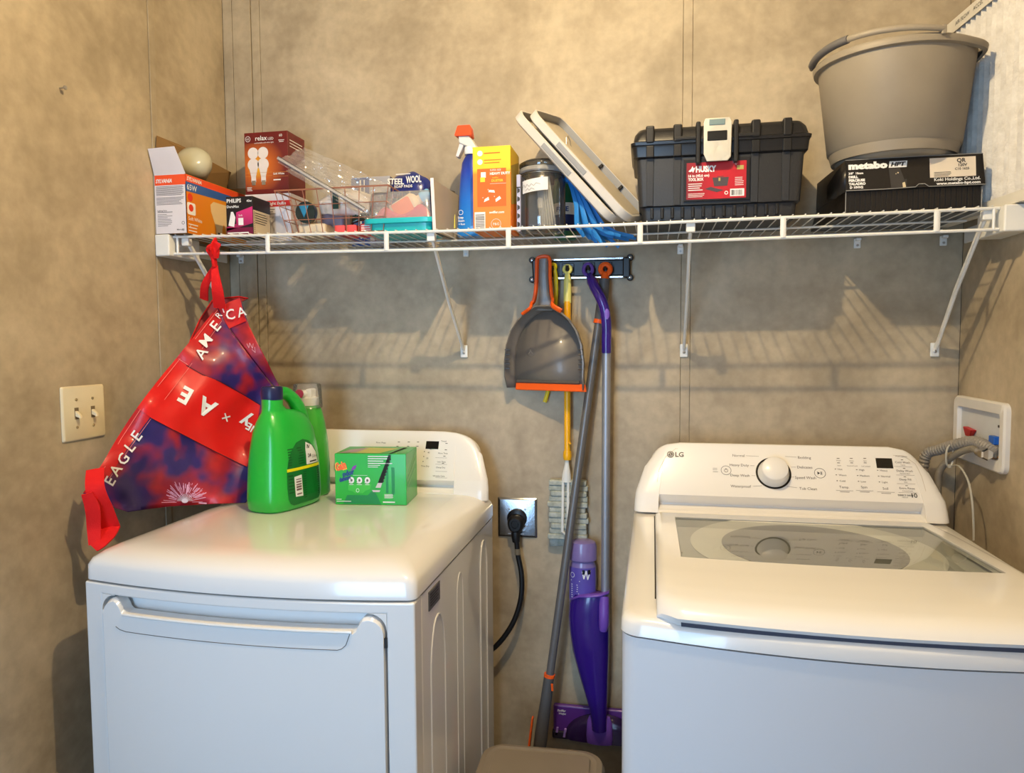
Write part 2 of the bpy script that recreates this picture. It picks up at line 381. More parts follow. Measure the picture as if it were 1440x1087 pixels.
def console(parent, x0, x1, prof, cheek, rec, r_top, name='console'):
    """shell whose middle follows prof (y, z), whose ends follow cheek; rec: half-open recess (x from, x to)"""
    zt = prof[0][1]; zb = prof[-1][1]; xc = (x0+x1)/2; hw = (x1-x0)/2
    def sec(x, pr):
        d = hw-abs(x-xc)             # distance to the end
        k = 1 if d >= r_top else math.sqrt(max(0, 1-((r_top-d)/r_top)**2))
        sk = 1 if d > .02 else .86+.14*math.sqrt(max(0, 1-((.02-d)/.02)**2))
        lean = .038
        out = []
        for y, z in pr:
            f = (z-zb)/(zt-zb); zz = zb+(z-zb)*(1-(1-k)*.30*f*f) if k < 1 else z
            yy = yb_+(y-yb_)*(sk)
            xx = x + (xc-x)/hw*lean*f*f*(abs(x-xc)/hw)**3
            out.append(V((xx, yy, zz)))
        return out
    yb_ = prof[0][0]+.012
    X = [x0+hw*(1-math.cos(math.pi/2*i/10))*.28 for i in range(11)]
    rings = []
    L = X+[rec[0]]; L = sorted(set([x for x in L if x < rec[0]]))+[rec[0]]
    for x in L: rings.append(sec(x, cheek))
    m_ = [rec[0]+.0004+(rec[1]-rec[0]-.0008)*i/14 for i in range(15)]
    for x in m_: rings.append(sec(x, prof))
    R = [x0+x1-x for x in reversed(L)]; R = [max(r_, rec[1]) for r_ in R]
    for x in R: rings.append(sec(x, cheek))
    back = V((0, yb_, 0))
    rr = [[V((q[0].x, yb_+.0, zb))]+[V((q[0].x, yb_, q[0].z-.006))]+q for q in rings]
    return M().loft(rr).build(name, WHITE2, parent, bevel=.002, smooth=32)

# --- dryer
DX0, DX1, DYF, DYB = -.786, -.100, -.731, -.085
dr = thing('dryer', 'white front-loading clothes dryer with its door handle recess and green detergent on top', 'dryer', ((DX0+DX1)/2, -.4, 0))
BOW = .03
M().loft([outline(DX0+.001, DX1-.001, DYB, DYF+.034, BOW, .012, 0, z) for z in (.03, .917)]).build('cabinet', WHITE, dr)
M().loft([outline(DX0+.006, DX1-.006, DYB, DYF+.02, BOW, .012, 0, z) for z in (.91, .925)]).build('seam_gap', DARK, dr)
def dfy(x): t_ = (x-DX0)/(DX1-DX0)*2-1; return DYF-BOW*(1-t_*t_)
def dpatch(g, x0, x1, z0, z1, off, th, nx=16):
    vs = []; 
    for i in range(nx+1):
        x = x0+(x1-x0)*i/nx; y = dfy(x)-off
        vs += [V((x, y, z0)), V((x, y, z1)), V((x, y+th, z1)), V((x, y+th, z0))]
    fs = [(i*4+k, i*4+4+k, i*4+4+(k+1) % 4, i*4+(k+1) % 4) for i in range(nx) for k in range(4)]+[(0, 1, 2, 3), tuple(nx*4+k for k in (3, 2, 1, 0))]
    g.add(vs, fs)
g = M(); xc_ = [DX0+.0005, DX0+.006, -.762, -.7405]+[-.7405+.589*i/16 for i in range(1, 16)]+[-.1515, -.126, DX1-.006, DX1-.0005]; zc_ = [.03, .10, .897, .918]
vs = [V((x, dfy(x)+dy, z)) for dy in (0, .04) for x in xc_ for z in zc_]; nn_ = len(xc_)*4; fs = []
for i in range(len(xc_)-1):
    for j in range(3):
        if j == 1 and -.7406 < (xc_[i]+xc_[i+1])/2 < -.1514: continue
        a_ = i*4+j; fs += [(a_, a_+4, a_+5, a_+1), (nn_+a_+1, nn_+a_+5, nn_+a_+4, nn_+a_)]
        mid = -.7406 < (xc_[i]+xc_[i+1])/2 < -.1514
        if mid and j in (0, 2): k_ = a_+(1 if j == 0 else 0); fs.append((k_, k_+4, nn_+k_+4, nn_+k_))
        if j in (0, 2): k_ = a_+(0 if j == 0 else 1); fs.append((k_, k_+4, nn_+k_+4, nn_+k_))
for i_, rng in ((0, range(3)), (len(xc_)-1, range(3)), (3, (1,)), (19, (1,))):
    for j in rng: a_ = i_*4+j; fs.append((a_, a_+1, nn_+a_+1, nn_+a_))
g.add(vs, fs)
g.build('front_frame', WHITE, dr, bevel=.004)
# corner fillets of the frame opening
def fillet(x, z, sx, r=.032):
    g = M(); pts = [(x, z)]+[(x+sx*r*(1-math.sin(a)), z-r*(1-math.cos(a))) for a in [math.pi/2*i/6 for i in range(7)]]
    g.prism(pts, lambda a, b, h: V((a, dfy(a)-h, b)), -.03, 0); g.build('frame_corner', WHITE, dr, smooth=0)
fillet(-.741, .8975, 1); fillet(-.151, .8975, -1)
# door with a handle scoop along its upper edge
top = []
def arc(cx, cz, r, a0, a1, n=7): return [(cx+r*math.cos(math.radians(a0+(a1-a0)*i/n)), cz+r*math.sin(math.radians(a0+(a1-a0)*i/n))) for i in range(n+1)]
zn = .866
top += arc(-.7365+.030, .893-.030, .030, 180, 95)
top += arc(-.7000+.004, zn+.014, .014, 180, 270, 4)[0:] if False else [(-.702, .890), (-.694, .880), (-.690, .871), (-.682, zn)]
top += [(-.682+(.682-.212)*i/14, zn) for i in range(1, 15)]
top += [(-.205, .871), (-.201, .881), (-.194, .890)]
top += arc(-.1555-.030, .893-.030, .030, 85, 0)
poly_top = top
g = M(); vs = []; xs_ = sorted(set([p[0] for p in poly_top]))
cols = [(p[0], p[1]) for p in poly_top]
for (xa, za) in cols:
    y = dfy(xa)-.004
    vs += [V((xa, y+.008, za+.0)), V((xa, y, za-.006)), V((xa, y, .11)), V((xa, y+.03, .11)), V((xa, y+.03, za))]
k = 5
g.add(vs, [(i*k+j, (i+1)*k+j, (i+1)*k+(j+1) % k, i*k+(j+1) % k) for i in range(len(cols)-1) for j in range(k)]+[tuple(range(k)), tuple((len(cols)-1)*k+j for j in reversed(range(k)))])
door = g.build('door', WHITE, dr, bevel=.0025, smooth=35)
hl = [(-.7045, .838), (-.695, .833), (-.68, .8305)]+[(-.68+.44*i/12, .8305) for i in range(1, 13)]+[(-.232, .833), (-.224, .84), (-.214, .868)]
M().tube([(x, dfy(x)-.0042, z) for x, z in hl], .0007, 5).build('handle_groove', GREYINK, door)
g = M(); g.tube([(x, dfy(x)-.006, zn-.001) for x in [-.684+.472*i/14 for i in range(15)]], .0035, 8); g.build('handle_lip', WHITE, door)
M().box(-.1555, -.150, dfy(-.15)-.002, dfy(-.15)+.004, .835, .853).build('door_catch', INK, dr, smooth=0)
# top
lv = [(.922, 0, .018), (.950, .000, .02), (.962, .005, .024), (.972, .018, .03), (.980, .036, .036), (.9845, .058, .042), (.986, .085, .05)]
M().loft([outline(DX0-.0005, DX1+.0005, DYB, DYF-.001, BOW*(1-i_*1.5), r, i_, z) for z, i_, r in lv]).build('top_panel', WHITE, dr, smooth=60)
dprof = [(-.062, 1.140), (-.068, 1.144), (-.075, 1.1435), (-.079, 1.138), (-.0905, 1.110), (-.130, 1.026), (-.132, 1.021), (-.112, 1.004), (-.112, 1.001), (-.138, .988), (-.140, .972)]
dchk = [(-.062, 1.140), (-.068, 1.144), (-.075, 1.1435), (-.079, 1.138), (-.0905, 1.110), (-.128, 1.026), (-.130, 1.021), (-.134, 1.004), (-.135, 1.001), (-.139, .988), (-.140, .972)]
con = console(dr, DX0+.003, DX1-.003, dprof, dchk, (DX0+.095, DX1-.095), .14)
CF = FR((0, -.0905, 1.110), (1, 0, 0), (0, .0395*.0+.034, .084*.86))      # face frame on the slope
_sl = V((0, -.0395, -.084)).normalized(); CF = FR((0, -.0905, 1.110), (1, 0, 0), -_sl)
def df(u, v):   # console-face coordinates of a point of the photograph
    d = _f2 + _r3*((u-720)/FPX) - _u3*((v-543.5)/FPX); N = V((1, 0, 0)).cross(-_sl); O = V((0, -.0905, 1.110))
    p = V(CAMP)+d*((O-V(CAMP)).dot(N)/d.dot(N)); return p.x, (p-O).dot(-_sl)
x_, y_ = df(608, 626); deco(con, mat('display_black', (12, 12, 14), .12), [('r', x_-.018, y_-.011, x_+.018, y_+.011)], CF, 2, 'display')
it = []
for px, py, s_ in ((536, 622, 'Perm. Press'), (623, 637, 'More Time'), (621, 649, 'Less Time'), (620, 657, 'Damp Dry'), (617, 669, 'Wrinkle Care'), (624, 620, 'Timed'), (598, 655, 'Time Dry'), (601, 644, '20'), (603, 636, '40'), (606, 631, '60')):
    a, b = df(px, py); it.append(('t', s_, a, b-.003, .0042 if len(s_) < 13 else .0036, {'al': 'c'}))
for px, py in ((561, 622), (575, 622), (588, 622), (559, 628), (574, 628), (587, 628), (628, 624), (627, 633), (625, 642), (623, 652)):
    a, b = df(px, py); it.append(('r', a-.003, b, a+.003, b+.0016))
for px, py in ((597, 635), (596, 642), (595, 649)):
    a, b = df(px, py); it.append(('c', a, b, .0013))
for py in (640, 649, 659, 668): a, b = df(621, py); it.append(('r', a-.016, b-.008, a+.016, b-.0075))
deco(con, INK, it, CF, 2, 'lettering')
kx, ky = df(487, 648); kc = CF(kx, ky-.0, 0)
R_ = V((0, -1, 0)).rotation_difference(V((1, 0, 0)).cross(-_sl)).to_matrix().to_4x4()
def knob(parent, c, r, rot, h=.026):
    k_ = M().lathe([(r*1.0, 0), (r*1.0, .003), (r*.90, .006), (r*.86, h*.8), (r*.83, h*.95), (r*.78, h), (.002, h+.0005)], c, 40, 'Y', M4=rot).build('dial', WHITE2, parent, smooth=50)
    M().lathe([(r*1.13, .0002), (r*1.13, .0012), (r*1.075, .0014), (r*1.07, .0002)], c, 48, 'Y', M4=rot).build('dial_ring', mat('ring_black', (30, 28, 30), .25), k_)
knob(con, kc, .026, R_)
# embossed side of the dryer, with its sticker
def arch(y0, y1, zt, r=.0022):
    yc, rr_ = (y0+y1)/2, (y1-y0)/2
    pts = [(DX1-.001, y0, .08), (DX1-.001, y0, zt-rr_*2.2)]+[(DX1-.001, yc-rr_*math.cos(math.pi*i/12), zt-rr_*2.2+rr_*2.2*math.sin(math.pi*i/12)) for i in range(1, 12)]+[(DX1-.001, y1, zt-rr_*2.2), (DX1-.001, y1, .08)]
    M().tube(pts, r, 6).build('side_emboss', WHITE, dr)
arch(-.640, -.545, .845); arch(-.45, -.40, .875, .0015); arch(-.235, -.165, .885)
M().box(DX1-.002, DX1+.0012, -.65, -.58, .872, .909).build('side_sticker', mat('sticker_grey', (92, 90, 92), .4), dr, smooth=0)
deco(dr, INK, lines(-.645, -.59, .878, .905, 5), facex(DX1+.0013), 1, 'sticker_print')

# --- washer
WX0, WX1, WYF, WYB = .274, .960, -.887, -.13
ws = thing('washing_machine', 'white top-loading washing machine with glass lid window at the right', 'washer', ((WX0+WX1)/2, -.5, 0))
M().loft([outline(WX0, WX1, WYB, WYF, .034, .03, 0, z) for z in (.03, .949)]).build('cabinet', mat('washer_cabinet', (232, 232, 234), .3, coat=.5, noise=(3, .01)), ws)
M().loft([outline(WX0+.004, WX1-.004, WYB, WYF+.004, .034, .03, 0, z) for z in (.945, .955)]).build('seam_gap', DARK, ws)
lv = [(.952, 0, .032), (.968, .001, .034), (.975, .005, .036), (.978, .012, .04), (.979, .035, .045), (.979, .06, .05)]
M().loft([outline(WX0-.002, WX1+.002, WYB, WYF-.002, .034*(1-i_*1.5), r, i_, z) for z, i_, r in lv]).build('top_cover', WHITE, ws, smooth=60)
# lid: a curved frame around the glass
LX0, LX1 = .333, .903
def lid_z(y):     # side profile of the lid
    P = [(-.262, .990), (-.40, .999), (-.63, 1.009), (-.78, 1.0125), (-.85, 1.011), (-.89, 1.006), (-.910, .998), (-.920, .988)]
    for (ya, za), (yb, zb_) in zip(P, P[1:]):
        if y >= yb: f = (y-ya)/(yb-ya); f = max(0, min(1, f)); return za+(zb_-za)*f
    return P[-1][1]
def lid_pt(s_, t_, h):       # s 0..1 across, t 0..1 back to front
    x = LX0-.008+(LX1-LX0+.016)*s_; c_ = 2*s_-1
    yfr = -.920+.022*c_*c_+.02*max(0, abs(c_)-.9)/.1; y = -.262+(yfr+.262)*t_
    yy = -.262+(-.920+.262)*t_
    edge = min(s_, 1-s_)*(LX1-LX0); dz = -.006*max(0, 1-edge/.012)**2
    return V((x, y, lid_z(yy)+dz+h))
gx0, gx1, gt0, gt1 = .072, .940, .080, .640
ss = [0, .004, .012, .025, .05, gx0]+[gx0+(gx1-gx0)*i/12 for i in range(1, 12)]+[gx1, .95, .975, .988, .996, 1]
tt = [0, .004, .04, gt0]+[gt0+(gt1-gt0)*i/8 for i in range(1, 8)]+[gt1, .67, .71, .75, .79, .84, .87, .90, .93, .95, .965, .98, .99, 1]
def hole(s_, t_): return gx0-1e-6 <= s_ <= gx1+1e-6 and gt0-1e-6 <= t_ <= gt1+1e-6
vs = []; idx = {}; fs = []
for hh, lyr in ((0, 0), (-.012, 1)):
    for i, a in enumerate(ss):
        for j, b in enumerate(tt):
            p = lid_pt(a, b, hh)
            if lyr and j > len(tt)-5: p.y += .008
            idx[(i, j, lyr)] = len(vs); vs.append(p)
cell = {}
for i in range(len(ss)-1):
    for j in range(len(tt)-1):
        cell[(i, j)] = not hole((ss[i]+ss[i+1])/2, (tt[j]+tt[j+1])/2)
for (i, j), ok in cell.items():
    if not ok: continue
    fs.append((idx[(i, j, 0)], idx[(i+1, j, 0)], idx[(i+1, j+1, 0)], idx[(i, j+1, 0)])); fs.append((idx[(i, j+1, 1)], idx[(i+1, j+1, 1)], idx[(i+1, j, 1)], idx[(i, j, 1)]))
    for (di, dj, a, b) in ((-1, 0, (i, j), (i, j+1)), (1, 0, (i+1, j), (i+1, j+1)), (0, -1, (i, j), (i+1, j)), (0, 1, (i, j+1), (i+1, j+1))):
        if not cell.get((i+di, j+dj), False): fs.append((idx[a+(0,)], idx[b+(0,)], idx[b+(1,)], idx[a+(1,)]))
lid = M().add(vs, fs).build('lid', WHITE, ws, smooth=50)
GLASS = film('lid_glass', (238, 242, 242), .05, .03, .02)
def gl(a, b):
    s_ = gx0-.004+(gx1-gx0+.008)*a; t_ = gt0-.004+(gt1-gt0+.008)*b; return lid_pt(s_, t_, -.0035)
g = M().grid(gl, 12, 8); g.build('window_glass', GLASS, lid, smooth=60)
g = M(); pts = [lid_pt(gx0, gt0, -.0028), lid_pt(gx1, gt0, -.0028), lid_pt(gx1, gt1, -.0028), lid_pt(.5, gt1, -.0028), lid_pt(gx0, gt1, -.0028)]
g.tube(pts, .0028, 6, close=True); g.build('window_gasket', mat('gasket_grey', (150, 152, 152), .4), lid)
M().tube([lid_pt(0, k/20, -.004)+V((-.0018, 0, 0)) for k in range(20)], .0012, 6).build('lid_groove', DARK, ws)
M().tube([lid_pt(1, k/20, -.004)+V((.0018, 0, 0)) for k in range(20)], .0022, 6).build('lid_groove', DARK, ws)
# what the glass lets through: basin ring and drum opening under the lid
M().box(.34, .90, -.87, -.27, .962, .9885).build('lid_well', mat('well_grey', (176, 176, 170), .5), ws, smooth=0)
M().lathe([(.215, 0), (.225, .0012), (.225, .002), (.17, .0021), (.165, .0005)], (.617, -.50, .9885), 64).build('tub_ring', mat('tub_ring', (222, 220, 212), .35), ws)
M().lathe([(.165, 0), (.165, .0016), (.001, .0016)], (.617, -.50, .9885), 64).build('drum_opening', mat('drum_dark', (128, 127, 122), .4), ws)
M().tube([lid_pt(s_, .999, -.0075)+V((0, .0115, 0)) for s_ in [.06+.88*i/16 for i in range(17)]], .0085, 8).build('lid_lip_shade', mat('lip_shade_grey', (74, 78, 94), .6), ws)  # dark tube that paints in the shade under the lid's front lip
wprof = [(-.135, 1.132), (-.142, 1.137), (-.150, 1.1365), (-.155, 1.131), (-.176, 1.098), (-.222, 1.029), (-.224, 1.024), (-.202, 1.000), (-.203, .996), (-.236, .990), (-.242, .984)]
wchk = [(-.135, 1.132), (-.142, 1.137), (-.150, 1.1365), (-.155, 1.131), (-.176, 1.098), (-.224, 1.029), (-.226, 1.024), (-.234, 1.004), (-.235, 1.000), (-.240, .990), (-.242, .984)]
wc = console(ws, WX0+.002, WX1-.002, wprof, wchk, (WX0+.058, WX1-.052), .10)
M().box(WX0+.07, WX1-.07, -.135, -.125, .985, 1.10).build('console_back', WHITE2, ws)
_ws = V((0, -.046, -.069)).normalized(); WO = V((0, -.176, 1.098)); WFm = FR(WO, (1, 0, 0), -_ws); WN = V((1, 0, 0)).cross(-_ws)
def wfc(u, v):
    d = _f2 + _r3*((u-720)/FPX) - _u3*((v-543.5)/FPX); p = V(CAMP)+d*((WO-V(CAMP)).dot(WN)/d.dot(WN)); return p.x, (p-WO).dot(-_ws)
it = []; big = []
for px, py, s_ in ((1038, 641, 'Normal'), (1044, 654.5, 'Heavy Duty'), (1045, 669, 'Deep Wash'), (1047, 684.5, 'Waterproof')):
    a, b = wfc(px+9, py); it.append(('t', s_, a, b-.003, .0066, {'al': 'r'}))
for px, py, s_ in ((1122, 643.5, 'Bedding'), (1121, 657, 'Delicates'), (1118, 671.5, 'Speed Wash'), (1124, 687, 'Tub Clean')):
    a, b = wfc(px, py); it.append(('t', s_, a, b-.003, .0066))
for (u0, v0, u1, v1) in ((1049, 641, 1067, 642), (1104, 642, 1120, 643), (1059, 684, 1072, 683), (1106, 684, 1121, 686), (1055, 655, 1061, 655), (1112, 657, 1119, 657), (1057, 669, 1062, 669), (1112, 671, 1117, 671)):
    it.append(('l', [wfc(u0, v0), wfc(u1, v1)], .0006))
for k, (px, words) in enumerate(((1178, ('Hot', 'Warm', 'Cold')), (1208, ('High', 'Medium', 'Low')), (1237.5, ('Heavy', 'Normal', 'Light')))):
    for q, s_ in enumerate(words):
        a, b = wfc(px+q*1.3, 660+q*8.2+k*.9); it.append(('t', s_, a, b-.002, .0046)); it.append(('r', a-.0065, b-.0005, a-.0035, b+.0012))
for px, py, s_ in ((1187, 685, 'Temp.'), (1215, 685, 'Spin'), (1245, 687, 'Soil')):
    a, b = wfc(px, py); it.append(('t', s_, a, b-.003, .006, {'al': 'c'})); it.append(('r', a-.018, b-.009, a+.018, b-.0084)); it.append(('r', a-.010, b-.0125, a+.010, b-.0115))
for px, py, s_, s2 in ((1269, 650.5, 'Cold Wash', 'Fabric'), (1272, 662.5, 'Delay Wash', 'Remote Start'), (1273, 674.5, 'Deep Fill', 'Stain'), (1275.5, 687, 'Extra Rinse', 'Control Lock')):
    a, b = wfc(px, py); it.append(('t', s_, a, b-.002, .005, {'al': 'c'})); it.append(('t', s2, a, b-.0075, .0028, {'al': 'c'})); it.append(('r', a-.019, b-.0105, a+.019, b-.0100)); it.append(('r', a-.0025, b+.006, a+.0025, b+.0074))
a, b = wfc(1267, 642); it.append(('t', 'Wash Options', a, b-.001, .003, {'al': 'c'}))
for px in (1178.5, 1197, 1216):
    for py, w_ in ((645.2, .003), (651.5, .003)):
        a, b = wfc(px+(py-645)*.1, py); it.append(('r', a-w_, b, a+w_, b+.0016))
for px, py, s_ in ((1179, 648, 'Wash'), (1197.5, 648.5, 'Rinse'), (1216.5, 648.5, 'Spin'), (1180, 655, 'Start'), (1198.5, 655.5, 'Control Lock'), (1217.5, 656, 'Lid Locked')):
    a, b = wfc(px, py); it.append(('t', s_, a, b-.001, .003, {'al': 'c'}))
deco(wc, mat('brown_print', (96, 84, 76), .5), it, WFm, 2, 'lettering')
a, b = wfc(1021, 661.5); c_, d_ = wfc(1153, 665.5); e_, f_ = wfc(1243.5, 651.5); l_, m__ = wfc(943, 639); q_, r_ = wfc(1286, 697); s0, s1 = wfc(1006, 661)
big = [('o', a, b, .0118, .0009), ('o', a, b-.0005, .0045, .0009), ('r', a-.0005, b, a+.0005, b+.0055), ('o', c_, d_, .0125, .0009),
       ('p', [(c_-.0055, d_-.004), (c_, d_), (c_-.0055, d_+.004)]), ('r', c_+.001, d_-.004, c_+.0022, d_+.004), ('r', c_+.0034, d_-.004, c_+.0046, d_+.004),
       ('t', '10', q_-.006, r_-.005, .0105, {'bold': .012}), ('t', 'DIRECT DRIVE', q_-.034, r_-.002, .0036, {'bold': .02}), ('t', 'MOTOR', q_-.026, r_-.0065, .0024), ('r', s0-.006, s1+.004, s0+.004, s1+.0047), ('r', s0-.006, s1, s0+.004, s1+.0007), ('r', s0-.006, s1-.005, s0+.006, s1-.0043)]
deco(wc, INK, big, WFm, 2, 'button_marks')
deco(wc, mat('logo_grey', (72, 66, 64), .4), [('c', l_, m__, .0085), ('t', 'LG', l_+.011, m__-.0058, .0125, {'bold': .03})], WFm, 2, 'logo')
deco(wc, WPRINT, [('o', l_, m__, .0062, .0008), ('r', l_-.0004, m__-.003, l_+.0004, m__+.003), ('r', l_, m__-.003, l_+.0025, m__-.0022), ('c', l_-.0035, m__+.002, .0009)], WFm, 3, 'logo_face')
deco(wc, MATS['display_black'], [('r', e_-.0175, f_-.0125, e_+.0175, f_+.0125)], WFm, 2, 'display')
RW = V((0, -1, 0)).rotation_difference(WN).to_matrix().to_4x4()
a, b = wfc(1087.5, 665); knob(wc, WFm(a, b-.001, 0), .0350, RW, .030)
# shade along the control panel's edge, painted as a flat line
ln = [(WX0+.045, .0), (WX0+.048, .0)]
pl = [wfc(u, v) for u, v in ((922, 690), (927, 660), (936, 642), (950, 631), (1110, 634), (1270, 641), (1287, 652), (1296, 670), (1306, 705))]
deco(wc, mat('edge_shade', (196, 184, 168), .5), [('l', pl, .0009)], WFm, 1, 'panel_edge_shade')
# ---------------------------------------------------------------- things on the shelf
def carton(t, x0, x1, y0, y1, z0, z1, m, name='carton', bevel=.0015):
    return M().box(x0, x1, y0, y1, z0, z1).build(name, m, t, bevel=bevel)
ORANGE = mat('carton_orange', (240, 84, 40), .45); CARD = mat('brown_card', (140, 108, 66), .8); CWHITE = mat('carton_white', (228, 222, 226), .5)
# open bulb carton against the left wall
z = dk(-.87)
t = thing('light_bulb_carton', 'open orange and white light bulb carton at the left end of the shelf', 'box', (-.868, -.16, z))
bx0, bx1, by0, by1, bh = -.909, -.822, -.322, -.03, .145
M().box(bx0, bx1, by0, by0+.0015, z, z+bh).build('end_panel', CWHITE, t, smooth=0)
amber = ramp_mat('carton_amber', [(0, (222, 124, 12)), (.55, (236, 150, 30)), (1, (240, 176, 40))], 'Y', -.14, .14, .45)
M().box(bx1-.0015, bx1, by0, by1, z, z+bh).build('side_panel', amber, t, smooth=0)
g = M(); g.box(bx0, bx0+.0015, by0+.002, by1, z, z+bh); g.box(bx0+.002, bx1-.002, by1-.0015, by1, z, z+bh); g.box(bx0+.002, bx1-.002, by0+.002, by1-.002, z, z+.0015); g.build('carton_inside', CARD, t, smooth=0)
def flap(nm, pts, m, n_=(0, 0, 1), th=.0012, lab=None):
    n_ = V(n_).normalized()*th; o = M().add([V(p) for p in pts]+[V(p)+n_ for p in pts], [tuple(range(len(pts)))[::-1], tuple(range(len(pts), 2*len(pts)))]+[(i, (i+1) % len(pts), len(pts)+(i+1) % len(pts), len(pts)+i) for i in range(len(pts))]).build(nm, m, t, smooth=0)
    if lab: o['label'] = lab
    return o
zt = z+bh
flap('end_flap', [(bx0, by0, zt), (bx1, by0, zt), (bx1-.014, by0-.020, zt+.062), (bx0, by0-.020, zt+.060)], CWHITE, (0, 1, 0), lab='white tuck flap standing up')
flap('long_flap', [(bx0+.001, by0, zt), (bx0+.001, by1, zt), (bx0+.022, by1+.01, zt+.075), (bx0+.006, by0+.1, zt+.10), (bx0+.004, by0+.01, zt+.10)], CARD, (-1, 0, .3), lab='brown card lid flap standing up')
flap('rear_flap', [(bx0+.01, by1, zt-.02), (bx1+.05, by1, zt-.02), (bx1+.05, by1+.004, zt+.026), (bx0+.02, by1+.004, zt+.026)], CARD, (0, 1, 0))
deco(t, ORANGE, [('p', [(-bx0-.0, 0)]*3)], front(by0), 1) if False else None
F = front(by0)
deco(t, ORANGE, [('r', bx0+.001, zt-.026, bx1, zt-.001)], F, 1, 'orange_band')
deco(t, WPRINT, [('t', 'SYLVANIA', bx0+.004, zt-.020, .0095, {'bold': .03, 'sh': .3, 'w': .045})], F, 2, 'lettering')
it = lines(bx0+.004, bx1-.006, zt-.052, zt-.028, 9, .45, .1)+lines(bx0+.004, bx1-.004, zt-.075, zt-.055, 6, .4, .2)+[('r', bx0+.006, zt-.093, bx0+.048, zt-.0915)]+lines(bx0+.006, bx0+.048, zt-.128, zt-.096, 8, .3, .4)
it += [('t', 'Lighting Facts', bx0+.006, zt-.090, .0035, {'bold': .02}), ('o', bx1-.010, zt-.120, .0042, .0012), ('t', '12', bx1-.013, zt-.139, .005, {'bold': .03}), ('t', 'Mercury', bx1-.028, zt-.138, .004, {'bold': .02})]
deco(t, mat('carton_grey_print', (112, 108, 110), .6), it, F, 1, 'small_print')
F = facex(bx1)
deco(t, ORANGE, [('r', by0, zt-.018, by1, zt-.001)], F, 1, 'orange_band')
deco(t, mat('carton_blue', (52, 96, 168), .5), [('p', [(by0, zt-.042), (by1, zt-.034), (by1, zt-.018), (by0, zt-.018)])], F, 1, 'blue_band')
deco(t, WPRINT, [('t', 'SYLVANIA', by0+.004, zt-.014, .0095, {'bold': .03, 'sh': .3}), ('t', '65W', by0+.004, zt-.037, .014, {'bold': .01}), ('t', 'Soft White', by0+.006, zt-.112, .009, {'bold': .01}), ('t', '4', by0+.01, zt-.132, .008)]+lines(by0+.006, by0+.045, zt-.142, zt-.118, 3, .3), F, 2, 'lettering')
deco(t, mat('badge_red', (226, 60, 30), .5), [('c', by0+.016, zt-.055, .010)], F, 1, 'badge'); deco(t, WPRINT, [('p', rrect(by0+.003, by0+.036, zt-.098, zt-.068, .005))], F, 1, 'badge_panel'); deco(t, MATS['badge_red'], [('c', by0+.018, zt-.081, .009)], F, 2, 'badge')
bp = mat('bulb_print', (238, 206, 150), .5)
bulbshape = lambda cx: [(cx-.012, zt-.140), (cx+.012, zt-.140), (cx+.014, zt-.115), (cx+.034, zt-.075), (cx+.036, zt-.058), (cx+.022, zt-.048), (cx-.022, zt-.048), (cx-.036, zt-.058), (cx-.034, zt-.075), (cx-.014, zt-.115)]
deco(t, bp, [('p', bulbshape(by0+.135)), ], F, 1, 'bulb_picture'); deco(t, bp, [('p', bulbshape(by0+.178))], F, 2, 'bulb_picture')
deco(t, INK, [('r', by0+.128, zt-.142, by0+.142, zt-.126)], F, 3, 'bulb_cap_picture')
# bulb standing in the open carton
R = Matrix.Rotation(math.radians(22), 4, 'Y') @ Matrix.Rotation(math.radians(48), 4, 'X')
t = thing('light_bulb', 'frosted reflector light bulb sticking out of the open carton', 'bulb', (-.875, -.2, 1.80))
M().lathe([(.012, -.075), (.015, -.06), (.018, -.042), (.030, -.022), (.0415, -.004), (.0455, .012), (.043, .027), (.033, .038), (.017, .044), (.002, .046)], (-.868, -.215, 1.850), 36, M4=R).build('bulb_glass', mat('frosted_glass', (196, 192, 166), .25, coat=.4, noise=(3, .02)), t, smooth=60)
M().lathe([(.004, -.102), (.008, -.098), (.012, -.094), (.0125, -.075)], (-.868, -.215, 1.850), 20, M4=R).build('bulb_base', STEEL, t)
# small halogen bulb box
z = dk(-.7)
t = thing('bulb_box', 'small black and magenta bulb box in front of the orange carton', 'box', (-.711, -.225, z))
carton(t, -.748, -.674, -.268, -.182, z, z+.098, mat('carton_black', (22, 18, 22), .4))
F = front(-.268)
deco(t, ramp_mat('magenta_band', [(0, (120, 14, 60)), (1, (206, 44, 120))], 'Z', 0, .06, .4), [('p', [(-.748, z+.012), (-.674, z+.03), (-.674, z+.072), (-.72, z+.058), (-.72, z+.03), (-.748, z+.022)])], F, 1, 'magenta_panel')
deco(t, mat('plum', (110, 18, 58), .4), [('r', -.748, z, -.674, z+.02)], F, 1, 'plum_band')
deco(t, WPRINT, [('t', 'PHILIPS', -.745, z+.083, .0095, {'bold': .03, 'w': .04}), ('t', 'DuraMax', -.745, z+.070, .0065, {'bold': .02}), ('t', '40w', -.690, z+.083, .006, {'bold': .02}), ('r', -.714, z+.026, -.700, z+.044), ('p', [(-.742, z+.026), (-.726, z+.022), (-.722, z+.046), (-.728, z+.060), (-.734, z+.060)]), ('t', 'Soft', -.713, z+.048, .005)]+lines(-.745, -.68, z+.004, z+.010, 1, .5), F, 2, 'lettering')
F = facex(-.674)
deco(t, mat('carton_cream', (206, 190, 164), .5), [('r', -.266, z+.002, -.186, z+.064)], F, 1, 'cream_panel')
deco(t, INK, lines(-.258, -.2, z+.03, z+.06, 5, .35)+bars(-.2625, -.260, z+.004, z+.062, 12, False), F, 2, 'small_print')
